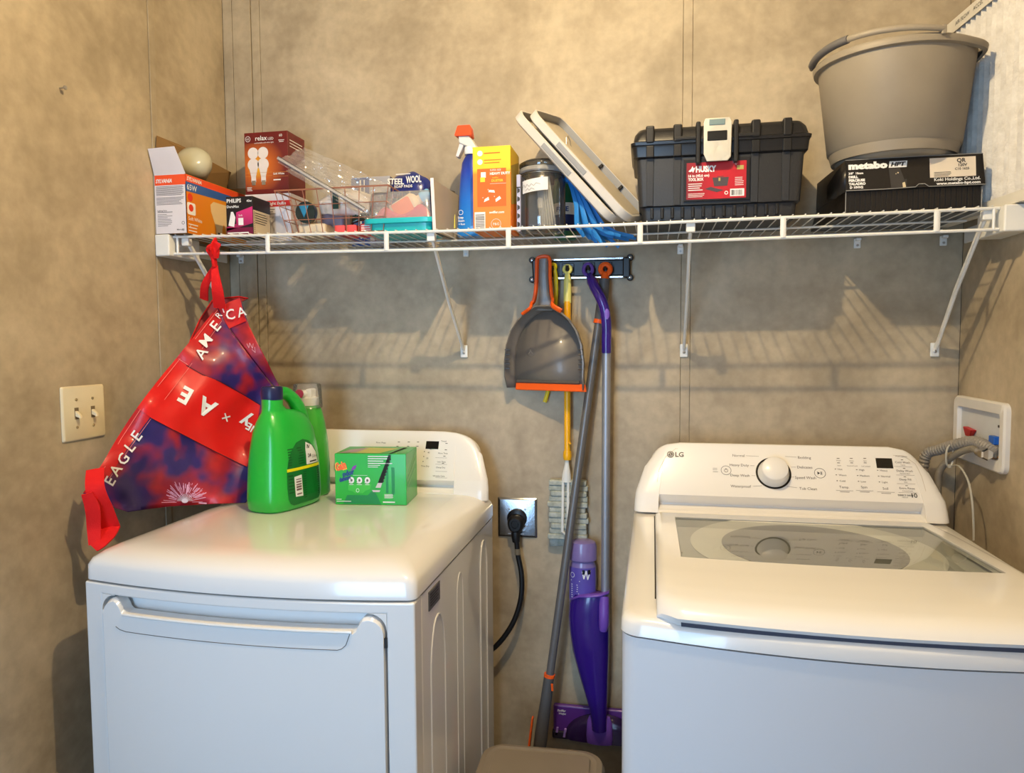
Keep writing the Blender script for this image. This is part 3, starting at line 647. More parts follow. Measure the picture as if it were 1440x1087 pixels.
# white light bulb box below, red one on top
z = dk(-.7)
t = thing('white_bulb_box', 'white light bulb box with a red stripe, underneath the dark red box', 'box', (-.70, -.1, z))
carton(t, -.765, -.632, -.152, -.05, z, z+.127, CWHITE)
F = front(-.152)
deco(t, mat('stripe_red', (206, 34, 30), .5), [('r', -.765, z+.092, -.632, z+.108)], F, 1, 'red_stripe'); deco(t, WPRINT, [('t', 'Light Bulbs', -.697, z+.097, .0078, {'bold': .02, 'w': .052})], F, 2, 'lettering')
deco(t, GREYINK, lines(-.71, -.675, z+.07, z+.088, 3, .3), F, 1, 'small_print')
deco(t, mat('bulb_grey', (196, 190, 190), .5), [('p', [(-.700, z+.0), (-.645, z), (-.64, z+.03), (-.647, z+.055), (-.665, z+.068), (-.685, z+.066), (-.70, z+.05), (-.706, z+.02)])], F, 1, 'bulb_picture')
z2 = z+.1275
t = thing('red_bulb_box', 'dark red soft white LED bulb box picturing four bulbs', 'box', (-.70, -.1, z2))
carton(t, -.764, -.637, -.150, -.055, z2, z2+.163, mat('carton_maroon', (104, 22, 18), .4))
F = front(-.150); x0 = -.764
rad = bpy.data.materials.new('amber_glow'); rad.use_nodes = True; nt = rad.node_tree; b_ = nt.nodes['Principled BSDF']
tc = nt.nodes.new('ShaderNodeTexCoord'); vd = nt.nodes.new('ShaderNodeVectorMath'); vd.operation = 'DISTANCE'; vd.inputs[1].default_value = (-.024, -.05, .073)
mr = nt.nodes.new('ShaderNodeMapRange'); mr.inputs[1].default_value = 0; mr.inputs[2].default_value = .078; cr = nt.nodes.new('ShaderNodeValToRGB')
for k, (p, c) in enumerate(((0, (246, 190, 40)), (.45, (196, 96, 22)), (1, (104, 22, 18)))):
    if k == 2: e = cr.color_ramp.elements.new(1)
    else: e = cr.color_ramp.elements[k]
    e.position = p; e.color = rgb(c)
nt.links.new(tc.outputs['Object'], vd.inputs[0]); nt.links.new(vd.outputs['Value'], mr.inputs[0]); nt.links.new(mr.outputs[0], cr.inputs[0]); nt.links.new(cr.outputs[0], b_.inputs['Base Color']); b_.inputs['Roughness'].default_value = .45
deco(t, rad, [('r', x0+.001, z2+.012, x0+.1265, z2+.135)], F, 1, 'amber_panel')
bw = mat('bulb_white', (232, 222, 216), .5)
for k, (cx, lay) in enumerate(((x0+.026, 2), (x0+.055, 2))):
    deco(t, bw, [('c', cx, z2+.108, .0155), ('p', [(cx-.0155, z2+.082), (cx-.007, z2+.046), (cx-.007, z2+.032), (cx+.007, z2+.032), (cx+.007, z2+.046), (cx+.0155, z2+.082)])], F, 3, 'bulb_picture'); deco(t, bw, [('c', cx, z2+.078, .0165)], F, 4, 'bulb_picture')
    deco(t, STEEL, [('r', cx-.0055, z2+.024, cx+.0055, z2+.036)], F, 4, 'bulb_cap_picture')
deco(t, WPRINT, [('t', 'relax', x0+.034, z2+.141, .0125, {'bold': .01, 'w': .034}), ('t', 'LED', x0+.071, z2+.141, .007), ('t', 'comfortable soft white light', x0+.031, z2+.133, .0035, {'w': .056}), ('o', x0+.012, z2+.146, .0075, .0012), ('t', 'GE', x0+.0075, z2+.1435, .005), ('t', 'Soft White', x0+.084, z2+.049, .0052, {'bold': .02}), ('r', x0+.084, z2+.034, x0+.105, z2+.037), ('t', '60', x0+.103, z2+.148, .007), ('r', x0+.101, z2+.138, x0+.118, z2+.1395), ('r', x0+.103, z2+.134, x0+.116, z2+.1355)]+lines(x0+.006, x0+.022, z2+.008, z2+.02, 3, .35), F, 4, 'lettering')
deco(t, mat('gold_line', (216, 150, 60), .5), [('r', x0+.001, z2+.056, x0+.080, z2+.0567), ('r', x0+.001, z2+.047, x0+.080, z2+.0477), ('r', x0+.083, z2+.055, x0+.1265, z2+.0557), ('r', x0+.083, z2+.044, x0+.1265, z2+.0445)], F, 3, 'gold_lines')
deco(t, WPRINT, [('r', -.14, z2+.14, -.07, z2+.142), ('r', -.14, z2+.132, -.07, z2+.134), ('r', -.14, z2+.124, -.09, z2+.126)], facex(-.637), 1, 'small_print')

# wire basket
z = dk(-.47)
t = thing('wire_basket', 'copper wire basket full of packets beside the bulb boxes', 'basket', (-.455, -.16, z))
CU = mat('copper_wire', (186, 130, 108), .3, metal=.7)
def rct(x0, x1, y0, y1, zz): return [(x0, y0, zz), (x1, y0, zz), (x1, y1, zz), (x0, y1, zz)]
Bt = (-.616, -.315, -.262, -.052); Bb = (-.588, -.335, -.250, -.065); zr = z+.112
M().tube(rct(*Bt, zr), .0022, 8, close=True).build('basket_rim', CU, t)
for f in (.02, .34, .67):
    q = [Bb[k]+(Bt[k]-Bb[k])*f for k in range(4)]; M().tube(rct(*q, z+.003+.107*f), .0011, 6, close=True).build('basket_wire', CU, t)
for i in range(9):
    f = i/8; xb, xt = Bb[0]+(Bb[1]-Bb[0])*f, Bt[0]+(Bt[1]-Bt[0])*f
    for k in (2, 3): M().tube([(xb, Bb[k], z+.003), (xt, Bt[k], zr)], .0011, 6).build('basket_wire', CU, t)
for i in range(1, 6):
    f = i/6; yb, yt = Bb[2]+(Bb[3]-Bb[2])*f, Bt[2]+(Bt[3]-Bt[2])*f
    for k in (0, 1): M().tube([(Bb[k], yb, z+.003), (Bt[k], yt, zr)], .0011, 6).build('basket_wire', CU, t)
for i in range(7):
    x = Bb[0]+(Bb[1]-Bb[0])*i/6; M().tube([(x, Bb[2], z+.002), (x, Bb[3], z+.002)], .0011, 6).build('basket_wire', CU, t)
zb = z+.0045
def crumple(fn, nu, nv, amp, seed, fx=9):
    rnd = random.Random(seed); ph = [rnd.uniform(0, 6) for _ in range(8)]; dr_ = [(rnd.uniform(-1, 1), rnd.uniform(-1, 1)) for _ in range(8)]
    def f(a, b):
        p = fn(a, b); d = 0
        for k in range(8): d += abs(math.sin((dr_[k][0]*a+dr_[k][1]*b)*fx*(1+.5*k)+ph[k]))/(1+.6*k)
        return p+V((0, -1, .25))*amp*(d-1.5)
    return f
# contents of the basket, each a thing of its own
t = thing('sponge_pack', 'flat pink and white sponge pack at the bottom of the wire basket', 'sponge', (-.42, -.225, zb))
PK = mat('coral', (232, 86, 90), .6)
for k in range(2): M().box(-.466+k*.030, -.438+k*.030, -.243, -.15, zb, zb+.020).build('sponge', PK, t, bevel=.003)
t = thing('pink_sponge_box', 'coral pink packet with white print beside the teal lid', 'packet', (-.385, -.225, zb))
M().box(-.400, -.348, -.240, -.16, zb, zb+.022).build('packet_body', PK, t, bevel=.003); deco(t, WPRINT, lines(-.396, -.36, zb+.003, zb+.019, 3), front(-.240), 1, 'small_print')
t = thing('round_tin', 'round black lid with a blue triangle standing in the wire basket', 'lid', (-.545, -.20, zb))
M().lathe([(.0005, 0), (.024, 0), (.027, .004), (.027, .018), (.001, .018)], (-.549, -.215, z+.062), 32, 'Y').build('tin_body', mat('dark_teal', (14, 40, 44), .3, coat=.5), t)
deco(t, mat('triangle_blue', (40, 132, 176), .4), [('p', [(-.566, z+.078), (-.538, z+.080), (-.552, z+.048)])], front(-.2335), 1, 'triangle_print')
t = thing('white_soap_bar', 'pale bar-shaped packet under the round black lid in the basket', 'packet', (-.53, -.18, zb))
M().box(-.575, -.500, -.225, -.12, zb, zb+.030).build('packet_body', mat('cream', (214, 200, 176), .6), t, bevel=.006, seg=3)
t = thing('white_packet', 'crumpled white paper packet in the middle of the basket', 'packet', (-.46, -.19, zb))
def fn(a, b): return V((-.515+.135*a, -.205-.015*math.sin(b*3), zb+.055-.012*a*(1-b)+(.022+.012*math.sin(a*3))*b*1.7))
M().grid(crumple(fn, 14, 8, .005, 3), 16, 10).build('packet_body', mat('paper_white', (224, 216, 208), .6), t, solid=.004, smooth=25)
deco(t, mat('label_green', (14, 52, 48), .4), [('r', -.474, zb+.062, -.458, zb+.104)], front(-.232), 1, 'green_label', h=.0015)
t = thing('dark_green_pouch', 'dark green glossy pouch lying at the right of the basket', 'pouch', (-.39, -.18, zb))
def fn(a, b): return V((-.430+.075*a, -.215+.02*b, zb+.024+.045*b+.01*math.sin(a*5)))
M().grid(crumple(fn, 10, 8, .004, 5), 12, 8).build('pouch_body', mat('pouch_green', (20, 50, 44), .25, coat=.5), t, solid=.006, smooth=25)
t = thing('lilac_packet', 'lilac plastic packet standing behind the white paper packet', 'packet', (-.5, -.14, zb))
M().box(-.540, -.475, -.17, -.12, zb+.0, zb+.105).build('packet_body', mat('lilac', (150, 140, 158), .35, coat=.3), t, bevel=.008, seg=3)
z = dk(-.4)
t = thing('blue_white_carton', 'small blue and grey carton behind the wire basket', 'box', (-.43, -.03, z))
carton(t, -.505, -.392, -.046, -.012, z, z+.188, mat('carton_grey', (176, 176, 184), .5)); deco(t, mat('carton_navy', (52, 82, 150), .5), [('r', -.505, z+.0, -.452, z+.186)], front(-.046), 1, 'blue_panel')
deco(t, WPRINT, [('r', -.480, z+.02, -.476, z+.18), ('r', -.468, z+.02, -.465, z+.18)], front(-.046), 2, 'white_stripes')
deco(t, mat('carton_plum', (74, 52, 82), .5), [('r', -.044, z+.16, -.014, z+.186)], facex(-.392), 1, 'plum_panel')
# zip bag on top of the basket
CLEAR = film('clear_film', (252, 252, 253), .16, .13, .10, bump=(60, .9))
t = thing('zip_bag', 'clear plastic zip bag stuffed across the top of the wire basket', 'bag', (-.46, -.2, z+.12))
quad = [at(390, 228, -.275), at(512, 302, -.272), at(552, 262, -.20), at(428, 208, -.20)]
def fn(a, b): return (quad[0]*(1-a)+quad[1]*a)*(1-b)+(quad[3]*(1-a)+quad[2]*a)*b
M().grid(crumple(fn, 26, 16, .006, 11, 12), 40, 26).build('bag_film', CLEAR, t, smooth=20, fix=False)
def fn2(a, b): return fn(a, b*.85)+V((0, .045, -.012))
M().grid(crumple(fn2, 26, 16, .008, 12, 9), 30, 20).build('bag_film', CLEAR, t, smooth=20, fix=False)
q2 = [at(400, 262, -.25), at(505, 322, -.25), at(520, 300, -.2), at(470, 250, -.2)]
for off, nm, r_, mm in ((0, 'zip_strip', .0006, 'zip_dark'), (.011, 'zip_strip', .0006, 'zip_dark'), (.0055, 'zip_slider_track', .0036, 'zip_clear')):
    m_ = mat('zip_dark', (60, 66, 78), .4) if mm == 'zip_dark' else film('zip_clear', (244, 245, 247), .2, .35, .2)
    M().tube([fn(a/16, .06)+V((0, -.006, .012-off)) for a in range(17)], r_, 6).build(nm, m_, t)
# steel wool pack
t = thing('steel_wool_pack', 'dark blue steel wool soap pad pack behind the clear tub', 'packet', (-.32, -.08, z))
NAVY = mat('navy_film', (22, 40, 120), .3, coat=.5)
def pk(a, b):
    A = a*2-1; B = b*2-1; rr_ = .0; k = max(0, 1-abs(A)**4)*max(0, 1-abs(B)**4)
    top = 1-.16*abs(A)**3+.02*math.sin(a*14)
    return A, B, k, top
def fr_(sg):
    def f(a, b):
        A, B, k, top = pk(a, b); return V((-.322+.059*A*(1-.05*b), -.08-sg*.03*k**.5, z+(.184*top)*b))
    return f
M().grid(fr_(1), 18, 14).grid(fr_(-1), 18, 14).build('pack_body', NAVY, t, smooth=50)
FS = lambda a, b, h: V((a, -.1125-h, b))
deco(t, WPRINT, [('t', 'STEEL', -.374, z+.150, .015, {'bold': .03, 'w': .046, 'rot': -3}), ('t', 'WOOL', -.322, z+.150, .018, {'bold': .03, 'w': .042, 'rot': 2}), ('t', 'SOAP PADS', -.355, z+.139, .007, {'bold': .02, 'w': .05}), ('r', -.35, z+.173, -.31, z+.175)], FS, 1, 'lettering')
# plastic tub upside down on its teal lid
z = dk(-.29)
t = thing('clear_tub', 'clear plastic tub standing upside down on its turquoise lid', 'container', (-.29, -.19, z))
def rr(x0, x1, y0, y1, r, zz): return [V((a, b, zz)) for a, b in rrect(x0, x1, y0, y1, r, 5)]
TEAL = mat('teal_lid', (22, 184, 190), .35, coat=.3)
M().loft([rr(-.374, -.210, -.246, -.136, .02, z), rr(-.378, -.206, -.250, -.132, .022, z+.024), rr(-.388, -.197, -.258, -.124, .026, z+.0245), rr(-.389, -.196, -.259, -.123, .026, z+.036), rr(-.386, -.199, -.256, -.126, .025, z+.037)]).build('tub_lid', TEAL, t, bevel=.001)
TUB = film('tub_plastic', (250, 250, 250), .07, .22, .15)
M().loft([rr(-.382, -.203, -.252, -.130, .024, z+.0375), rr(-.378, -.207, -.248, -.134, .024, z+.06), rr(-.374, -.211, -.244, -.138, .022, z+.100), rr(-.370, -.215, -.240, -.142, .018, z+.1035)]).build('tub_body', TUB, t, smooth=50)
t = thing('orange_label_bottle', 'small bottle with an orange label and blue cap lying inside the clear tub', 'bottle', (-.29, -.21, z+.04))
Rb = Matrix.Rotation(math.radians(62), 4, 'Y')
M().lathe([(.018, -.040), (.026, -.034), (.027, .026), (.020, .034), (.012, .038), (.012, .046)], (-.288, -.214, z+.0675), 28, sy=.55, M4=Rb).build('bottle_body', mat('bottle_cream', (224, 200, 168), .4), t)
M().lathe([(.0145, .046), (.0145, .068), (.012, .072)], (-.288, -.214, z+.0675), 20, sy=.7, M4=Rb).build('bottle_cap', mat('cap_blue', (110, 178, 222), .4), t)
FB = FR(V((-.288, -.2295, z+.0675)), Rb @ V((1, 0, 0)), Rb @ V((0, 0, 1)))
deco(t, mat('label_orange', (228, 112, 66), .5), [('p', rrect(-.019, .019, -.028, .022, .006))], FB, 2, 'label_panel')
t = thing('pink_cloth', 'crumpled pink cloth at the bottom of the clear tub', 'cloth', (-.28, -.19, z+.03))
def fn(a, b):
    A, B = a*2-1, b*2-1; return V((-.29+.074*A, -.192+.046*B, z+.040+(.024+.012*math.sin(a*9+b*4))*max(0, (1-A**6)*(1-B**6))))
M().grid(fn, 20, 12).build('cloth_fold', mat('cloth_pink', (196, 70, 92), .8), t, solid=.003)
# flattened cardboard folder beside the tub
z = dk(-.2)
t = thing('card_folder', 'grey cardboard sleeve standing on edge between the tub and the blue spray bottle', 'folder', (-.19, -.17, z))
M().hexa([(-.203, -.258, z), (-.197, -.258, z), (-.176, -.07, z), (-.182, -.07, z)], [(-.208, -.258, z+.117), (-.202, -.258, z+.125), (-.180, -.07, z+.115), (-.187, -.07, z+.115)]).build('card_sleeve', mat('card_grey', (176, 166, 152), .8), t)
M().hexa([(-.2085, -.250, z), (-.2035, -.252, z), (-.190, -.12, z), (-.195, -.12, z)], [(-.2145, -.250, z+.108), (-.209, -.252, z+.112), (-.193, -.10, z+.128), (-.199, -.10, z+.128)]).build('black_insert', BLACK, t)
M().hexa([(-.2045, -.2595, z), (-.1965, -.2595, z), (-.1965, -.2585, z), (-.2045, -.2585, z)], [(-.2095, -.2595, z+.128), (-.2015, -.2595, z+.128), (-.2015, -.2585, z+.128), (-.2095, -.2585, z+.128)]).build('white_edge', CWHITE, t)
# blue spray bottle
z = dk(-.14)
t = thing('spray_bottle', 'blue spray bottle with an orange trigger nozzle left of the orange carton', 'bottle', (-.135, -.15, z))
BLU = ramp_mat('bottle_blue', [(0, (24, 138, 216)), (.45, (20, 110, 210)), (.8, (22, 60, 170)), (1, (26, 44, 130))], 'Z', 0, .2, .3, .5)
prof = [(.036, 0), (.0405, .006), (.040, .03), (.036, .055), (.034, .10), (.031, .15), (.026, .185), (.018, .200), (.013, .205), (.013, .215)]
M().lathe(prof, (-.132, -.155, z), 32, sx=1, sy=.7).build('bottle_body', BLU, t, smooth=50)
M().lathe([(.015, .205), (.0155, .222), (.012, .228), (.011, .236)], (-.136, -.155, z), 24).build('neck_collar', WPRINT, t)
M().hexa([(-.163, -.172, z+.232), (-.108, -.168, z+.206), (-.106, -.142, z+.210), (-.160, -.138, z+.232)], [(-.164, -.170, z+.252), (-.140, -.168, z+.256), (-.140, -.142, z+.256), (-.164, -.140, z+.252)]).build('trigger_body', mat('sprayer_grey', (206, 210, 212), .35), t, bevel=.004)
M().loft([[V((x, y, zz)) for x, y in ((cx-w, -.175), (cx+w, -.175), (cx+w*.85, -.135), (cx-w*.85, -.135))] for cx, w, zz in ((-.150, .021, z+.248), (-.150, .0225, z+.251), (-.148, .017, z+.272), (-.147, .015, z+.274))]).build('nozzle_cap', mat('nozzle_orange', (240, 78, 24), .4), t, bevel=.003)
M().hexa([(-.172, -.168, z+.20), (-.164, -.168, z+.198), (-.164, -.146, z+.198), (-.172, -.146, z+.20)], [(-.160, -.168, z+.236), (-.146, -.168, z+.236), (-.146, -.146, z+.236), (-.160, -.146, z+.236)]).build('trigger', mat('trigger_white', (216, 214, 222), .35), t, bevel=.002)
FB = lambda a, b, h: V((a, -.183-h, b))
deco(t, WPRINT, [('o', -.155, z+.058, .006, .001), ('t', 'Soap', -.163, z+.043, .0055, {'bold': .02}), ('t', 'Scum', -.162, z+.035, .0055, {'bold': .02}), ('t', '+ Rust', -.161, z+.027, .0045, {'bold': .02})], FB, 1, 'lettering', h=.0005)
deco(t, mat('leaf_yellow', (220, 206, 70), .4), [('p', [(-.173, z+.02), (-.170, z+.02), (-.170, z+.055), (-.172, z+.05)])], FB, 1, 'yellow_mark')
# orange duster carton
z = dk(-.06)
t = thing('duster_carton', 'tall yellow and orange cleaning duster carton', 'box', (-.058, -.19, z))
ORG = ramp_mat('carton_sunset', [(0, (240, 128, 18)), (.68, (244, 134, 18)), (.74, (246, 196, 30)), (1, (248, 208, 36))], 'Z', 0, .195, .45)
carton(t, -.106, -.014, -.253, -.145, z, z+.197, ORG)
F = front(-.253)
deco(t, mat('panel_orange', (236, 100, 14), .5), [('r', -.095, z+.056, -.025, z+.145)], F, 1, 'orange_panel')
deco(t, WPRINT, [('c', -.088, z+.181, .0066), ('c', -.088, z+.161, .0066), ('t', 'SUPER SIZE', -.064, z+.139, .004), ('t', 'HEAVY DUTY', -.064, z+.130, .0058, {'bold': .04}), ('r', -.086, z+.124, -.074, z+.137), ('r', -.064, z+.109, -.025, z+.1096), ('t', 'swiffer.com', -.066, z+.040, .0056, {'bold': .03, 'w': .036}), ('p', [(-.068, z+.090), (-.052, z+.088), (-.054, z+.094), (-.066, z+.095)]), ('p', [(-.079, z+.067), (-.066, z+.072), (-.068, z+.079), (-.077, z+.074)]), ('p', [(-.050, z+.066), (-.037, z+.074), (-.041, z+.080), (-.051, z+.073)]), ('t', '+', -.07, z+.093, .005), ('t', '+', -.083, z+.075, .005), ('t', '+', -.055, z+.077, .005), ('o', -.050, z+.015, .012, .0007), ('t', 'P&G', -.057, z+.012, .006), ('r', -.102, z+.004, -.076, z+.044)], F, 2, 'lettering')
deco(t, mat('panel_yellow', (250, 206, 50), .5), [('r', -.0875, z+.114, -.076, z+.125), ('t', 'DUSTER', -.060, z+.1135, .0056, {'bold': .03}), ('t', 'swiffer', -.058, z+.1215, .004)], F, 3, 'yellow_print')
deco(t, mat('print_orange', (226, 110, 20), .5), lines(-.078, -.03, z+.178, z+.184, 1, .4)+lines(-.078, -.03, z+.155, z+.168, 2, .25), F, 2, 'small_print')
deco(t, GREYINK, bars(-.100, -.078, z+.006, z+.040, 9, False), F, 3, 'barcode')
deco(t, mat('side_art', (176, 150, 60), .5), [('p', [(-.25, z+.06), (-.15, z+.08), (-.15, z+.18), (-.25, z+.15)])], facex(-.014), 1, 'side_picture')
# striped paper packet between carton and jar
z = dk(.0)
t = thing('battery_blister', 'narrow white packet with black stripes between the orange carton and the glass jar', 'packet', (-.002, -.17, z))
M().box(-.006, .0035, -.222, -.15, z, z+.135).build('packet_body', mat('packet_lilac', (176, 178, 206), .4), t, bevel=.001)
deco(t, INK, [('p', [(-.0045, z+.01+k*.02), (.002, z+.014+k*.02), (.002, z+.02+k*.02), (-.0045, z+.024+k*.02)]) for k in range(5)]+[('r', -.006, z+.103, .0035, z+.106)], front(-.222), 1, 'black_stripes')
# glass jar
z = dk(.06)
t = thing('glass_jar', 'large glass jar with a clip lid and a white hand-written label', 'jar', (.069, -.18, z))
JG = film('jar_glass', (249, 252, 250), .08, .03, .04); jc = (.050, -.180, z)
M().lathe([(.001, 0), (.050, 0), (.0555, .006), (.0565, .02), (.0565, .118), (.053, .132), (.049, .140), (.051, .146)], jc, 48).build('jar_body', JG, t, smooth=60)
M().lathe([(.0535, 0), (.0565, .003), (.0565, .010), (.0535, .013)], (jc[0], jc[1], z+.1405), 48).build('seal_ring', film('seal_clear', (236, 236, 232), .15, .35, .15), t)
M().lathe([(.0555, .154), (.0565, .158), (.056, .164), (.044, .171), (.002, .173)], jc, 48).build('jar_lid', JG, t, smooth=60)
M().tube([V((jc[0]+.0525*math.cos(a), jc[1]+.0525*math.sin(a), z+.137)) for a in [2*math.pi*i/32 for i in range(32)]], .0012, 6, close=True).build('clip_wire', STEEL, t)
def cyl(a, b, h):   # front surface of the jar
    q = (a-jc[0])/.0567; return V((jc[0]+(.0567+h)*math.sin(q), jc[1]-(.0567+h)*math.cos(q), b))
g = M(); g.grid(lambda a, b: cyl(jc[0]-.046+.068*a, z+.088+.030*b+.006*a, .0006), 14, 4); g.build('paper_label', mat('label_white', (222, 222, 224), .6), t)
pts = [(-.045, .006), (-.04, .012), (-.036, .005), (-.03, .012), (-.024, .006), (-.018, .012), (-.012, .007), (-.006, .013), (.004, .010)]
deco(t, GREYINK, [('l', [(jc[0]+a, z+.097+b) for a, b in pts], .0009), ('l', [(jc[0]-.035, z+.094), (jc[0]-.028, z+.099), (jc[0]-.024, z+.094), (jc[0]-.018, z+.099), (jc[0]-.010, z+.095)], .0009)], cyl, 3, 'handwriting')
t = thing('black_pouch', 'black folded pouch inside the glass jar', 'pouch', (.05, -.185, z+.008))
M().box(.012, .052, -.205, -.165, z+.007, z+.112).build('pouch_body', mat('pouch_black', (20, 18, 20), .35, coat=.4), t, bevel=.008, seg=3)
t = thing('clear_sleeve', 'rolled clear plastic sleeve inside the glass jar', 'sleeve', (.085, -.2, z+.008))
for k in range(7): M().tube([(.050+.006*k, -.215+.003*abs(k-3), z+.008), (.042+.0045*k, -.213+.003*abs(k-3), z+.130)], .0028, 8).build('sleeve_fold', film('sleeve_film', (244, 244, 248), .3, .35, .15), t)
t = thing('red_wrapper', 'dark red wrapper scraps at the top inside the glass jar', 'wrapper', (.06, -.16, z+.11))
def fn(a, b): return V((.014+.066*a, -.19+.03*b, z+.112+.016*math.sin(a*9)*b+.02*b))
M().grid(crumple(fn, 10, 5, .004, 9), 12, 6).build('wrapper_fold', mat('wrapper_red', (110, 54, 44), .35, coat=.3), t, solid=.001)
# green capped bottle behind
t = thing('green_cap_bottle', 'green bottle with a white and blue label behind the glass jar', 'bottle', (.150, -.075, z))
gc = (.090, -.048, z)
M().lathe([(.027, 0), (.031, .005), (.031, .13), (.025, .155), (.013, .168), (.012, .176)], gc, 32).build('bottle_body', mat('bottle_green', (20, 100, 64), .3, coat=.4), t, smooth=60)
M().lathe([(.017, .174), (.017, .198), (.014, .201)], gc, 24).build('bottle_cap', mat('cap_green', (86, 168, 74), .4), t)
def cy2(a, b, h): q = (a-gc[0])/.0312; return V((gc[0]+(.0312+h)*math.sin(q), gc[1]-(.0312+h)*math.cos(q), b))
g = M(); g.grid(lambda a, b: cy2(gc[0]-.045+.09*a, z+.062+.030*b, .0005), 14, 2); g.build('label_panel', WPRINT, t)
g = M(); g.grid(lambda a, b: cy2(gc[0]-.045+.09*a, z+.02+.042*b, .0005), 14, 2); g.build('label_panel', mat('label_blue', (36, 50, 110), .4), t)['label'] = 'dark blue lower label'
deco(t, mat('text_blue', (30, 60, 130), .5), [('t', 'FINE', gc[0]-.02, z+.070, .012, {'bold': .03})], cy2, 3, 'lettering')
# blue ribbon duster under the trays
z = dk(.2)
BR = mat('ribbon_blue', (22, 118, 196), .55)
t = thing('ribbon_duster', 'bright blue strip mop head drooping through the shelf wires under the grey trays', 'mop head', (.13, -.17, z))
M().lathe([(.012, 0), (.016, .006), (.013, .02), (.004, .026)], (.118, -.17, 1.772), 20).build('strip_collar', BR, t)
for k in range(15):
    a = k/14; xe = .142+.062*a+random.uniform(-.003, .003); ye = -.228+.075*((k*7) % 5)/4; low = 1.612 if k in (3, 5, 6, 9) else 1.632
    xm = .118+(xe-.118)*.5
    pts = [V((.118+.008*(a-.5), -.17+.01*math.sin(k), 1.775)), V((.118+(xm-.118)*.7, -.175+(ye+.17)*.4, 1.748-.01*a)), V((xm+.01, ye, 1.705)), V((xe, ye, z+.006))]
    if low < z: pts += [V((xe+.012+.02*a, ye, z-.010)), V((xe+.016+.058*a, ye+.003, low))]
    M().tube(pts, [.004, .005, .0062, .0068]+[.0055, .004][:len(pts)-4], 6, flat=.35, up=(0, 1, .2)).build('mop_strip', BR, t)
# two grey trays leaning
def tray(nm, lab, P0, dz):
    """P0: lower front corner; local u along the long leaning edge, w across into the depth, n the tray's open side"""
    t = thing(nm, lab, 'tray', P0)
    U = V((-.66, .02, .75)).normalized(); Wd = V((.28, .95, .10)); Wd = (Wd-U*Wd.dot(U)).normalized(); N_ = Wd.cross(U); N_ = -N_ if N_.x < 0 else N_
    L, B, H = .345, .21, .022
    TW = mat('tray_white', (206, 202, 196), .4, coat=.2); TG = mat('tray_grey', (150, 152, 156), .4); 
    def P(a, b, h): return V(P0)+U*a+Wd*b+N_*h
    def ring(x0, x1, y0, y1, r, h, cut=.05): 
        return [P(a, b, h) for a, b in rrect(x0, x1, y0, y1, r, 6)]
    # shell: rounded rim, wall, floor
    M().loft([ring(.006, L-.006, .006, B-.006, .030, 0), ring(0, L, 0, B, .034, .004), ring(0, L, 0, B, .034, H), ring(.005, L-.005, .005, B-.005, .030, H+.001), ring(.007, L-.007, .007, B-.007, .029, .005)], cap=True).build('tray_shell', TW, t, smooth=40)
    g = M(); g.loft([ring(.008, L-.008, .008, B-.008, .028, .0052), ring(.010, L-.010, .010, B-.010, .028, .0062)]); g.build('tray_floor', mat('tray_floor', (186, 176, 158), .5), t, smooth=0)['label'] = 'beige recessed floor'
    g = M(); pl = [(L*.40, -.0005), (L*.40, -.003), (L*.72, -.003), (L*.72, -.0005)]
    g.add([P(a, b, h) for h in (.006, .018) for a, b in ((L*.42, .001), (L*.70, .001), (L*.70, -.0012), (L*.42, -.0012))], [(0, 1, 2, 3), (7, 6, 5, 4), (0, 4, 5, 1), (1, 5, 6, 2), (2, 6, 7, 3), (3, 7, 4, 0)]); g.build('grip_inset', TG, t, bevel=.001)['label'] = 'grey grip strip in the edge'
    g = M(); g.loft([ring(.0075, L-.0075, .0075, B-.0075, .0288, .006), ring(.0072, L-.0072, .0072, B-.0072, .029, H)], cap=False); g.build('inner_wall', TG, t, smooth=40)
    return t, P
t1, P1 = tray('grey_tray', 'pale grey shallow tray leaning left, the left one of the leaning pair', (.214, -.262, dk(.22)+.003), 0)
t2, P2 = tray('grey_tray', 'pale grey shallow tray with its hollow side showing, right one of the leaning pair', (.249, -.262, dk(.25)+.003), 0)
M().tube([P2(.255, .10, .006), P2(.268, .105, .016), P2(.272, .12, .018), P2(.262, .13, .012), P2(.250, .125, .006)], .0012, 6).build('wire_loop', STEEL, t2)
for a in (.10, .175): M().add([P2(a, .196, .008), P2(a+.008, .196, .008), P2(a+.008, .200, .02), P2(a, .200, .02)], [(0, 1, 2, 3)]).build('latch_slot', INK, t2, solid=.002)

# toolbox
z = dk(.45)
t = thing('tool_box', 'black plastic tool box with a metal latch and red label', 'toolbox', (.457, -.16, z), rz=math.radians(.6))
TB = mat('toolbox_black', (40, 41, 44), .45, bump=(300, .15)); TB2 = mat('toolbox_gloss', (30, 30, 32), .33); G_ = mat('latch_metal', (206, 202, 190), .42, metal=.65, bump=(40, .5))
def Lb(x0, x1, y0, y1, z0, z1): return [V((x, y, zz)) for x, y, zz in ((x0, y0, z0),)]
hb, hr, hs, ht = .020, .143, .170, .212
def sect(hw, yf, yb, zz, r=.012): return [V((a, b, zz)) for a, b in rrect(-hw, hw, yf, yb, r, 4)]
M().loft([sect(.162, -.088, .088, 0), sect(.166, -.091, .09, .012), sect(.168, -.092, .092, .036), sect(.174, -.100, .096, .038), sect(.180, -.104, .098, hr)]).build('box_body', TB, t, local=True, smooth=40)
M().loft([sect(.181, -.1045, .099, hr-.001), sect(.187, -.110, .104, hr+.003), sect(.189, -.112, .105, hs-.004), sect(.191, -.114, .107, hs)]).build('rim_band', TB2, t, local=True, smooth=35)
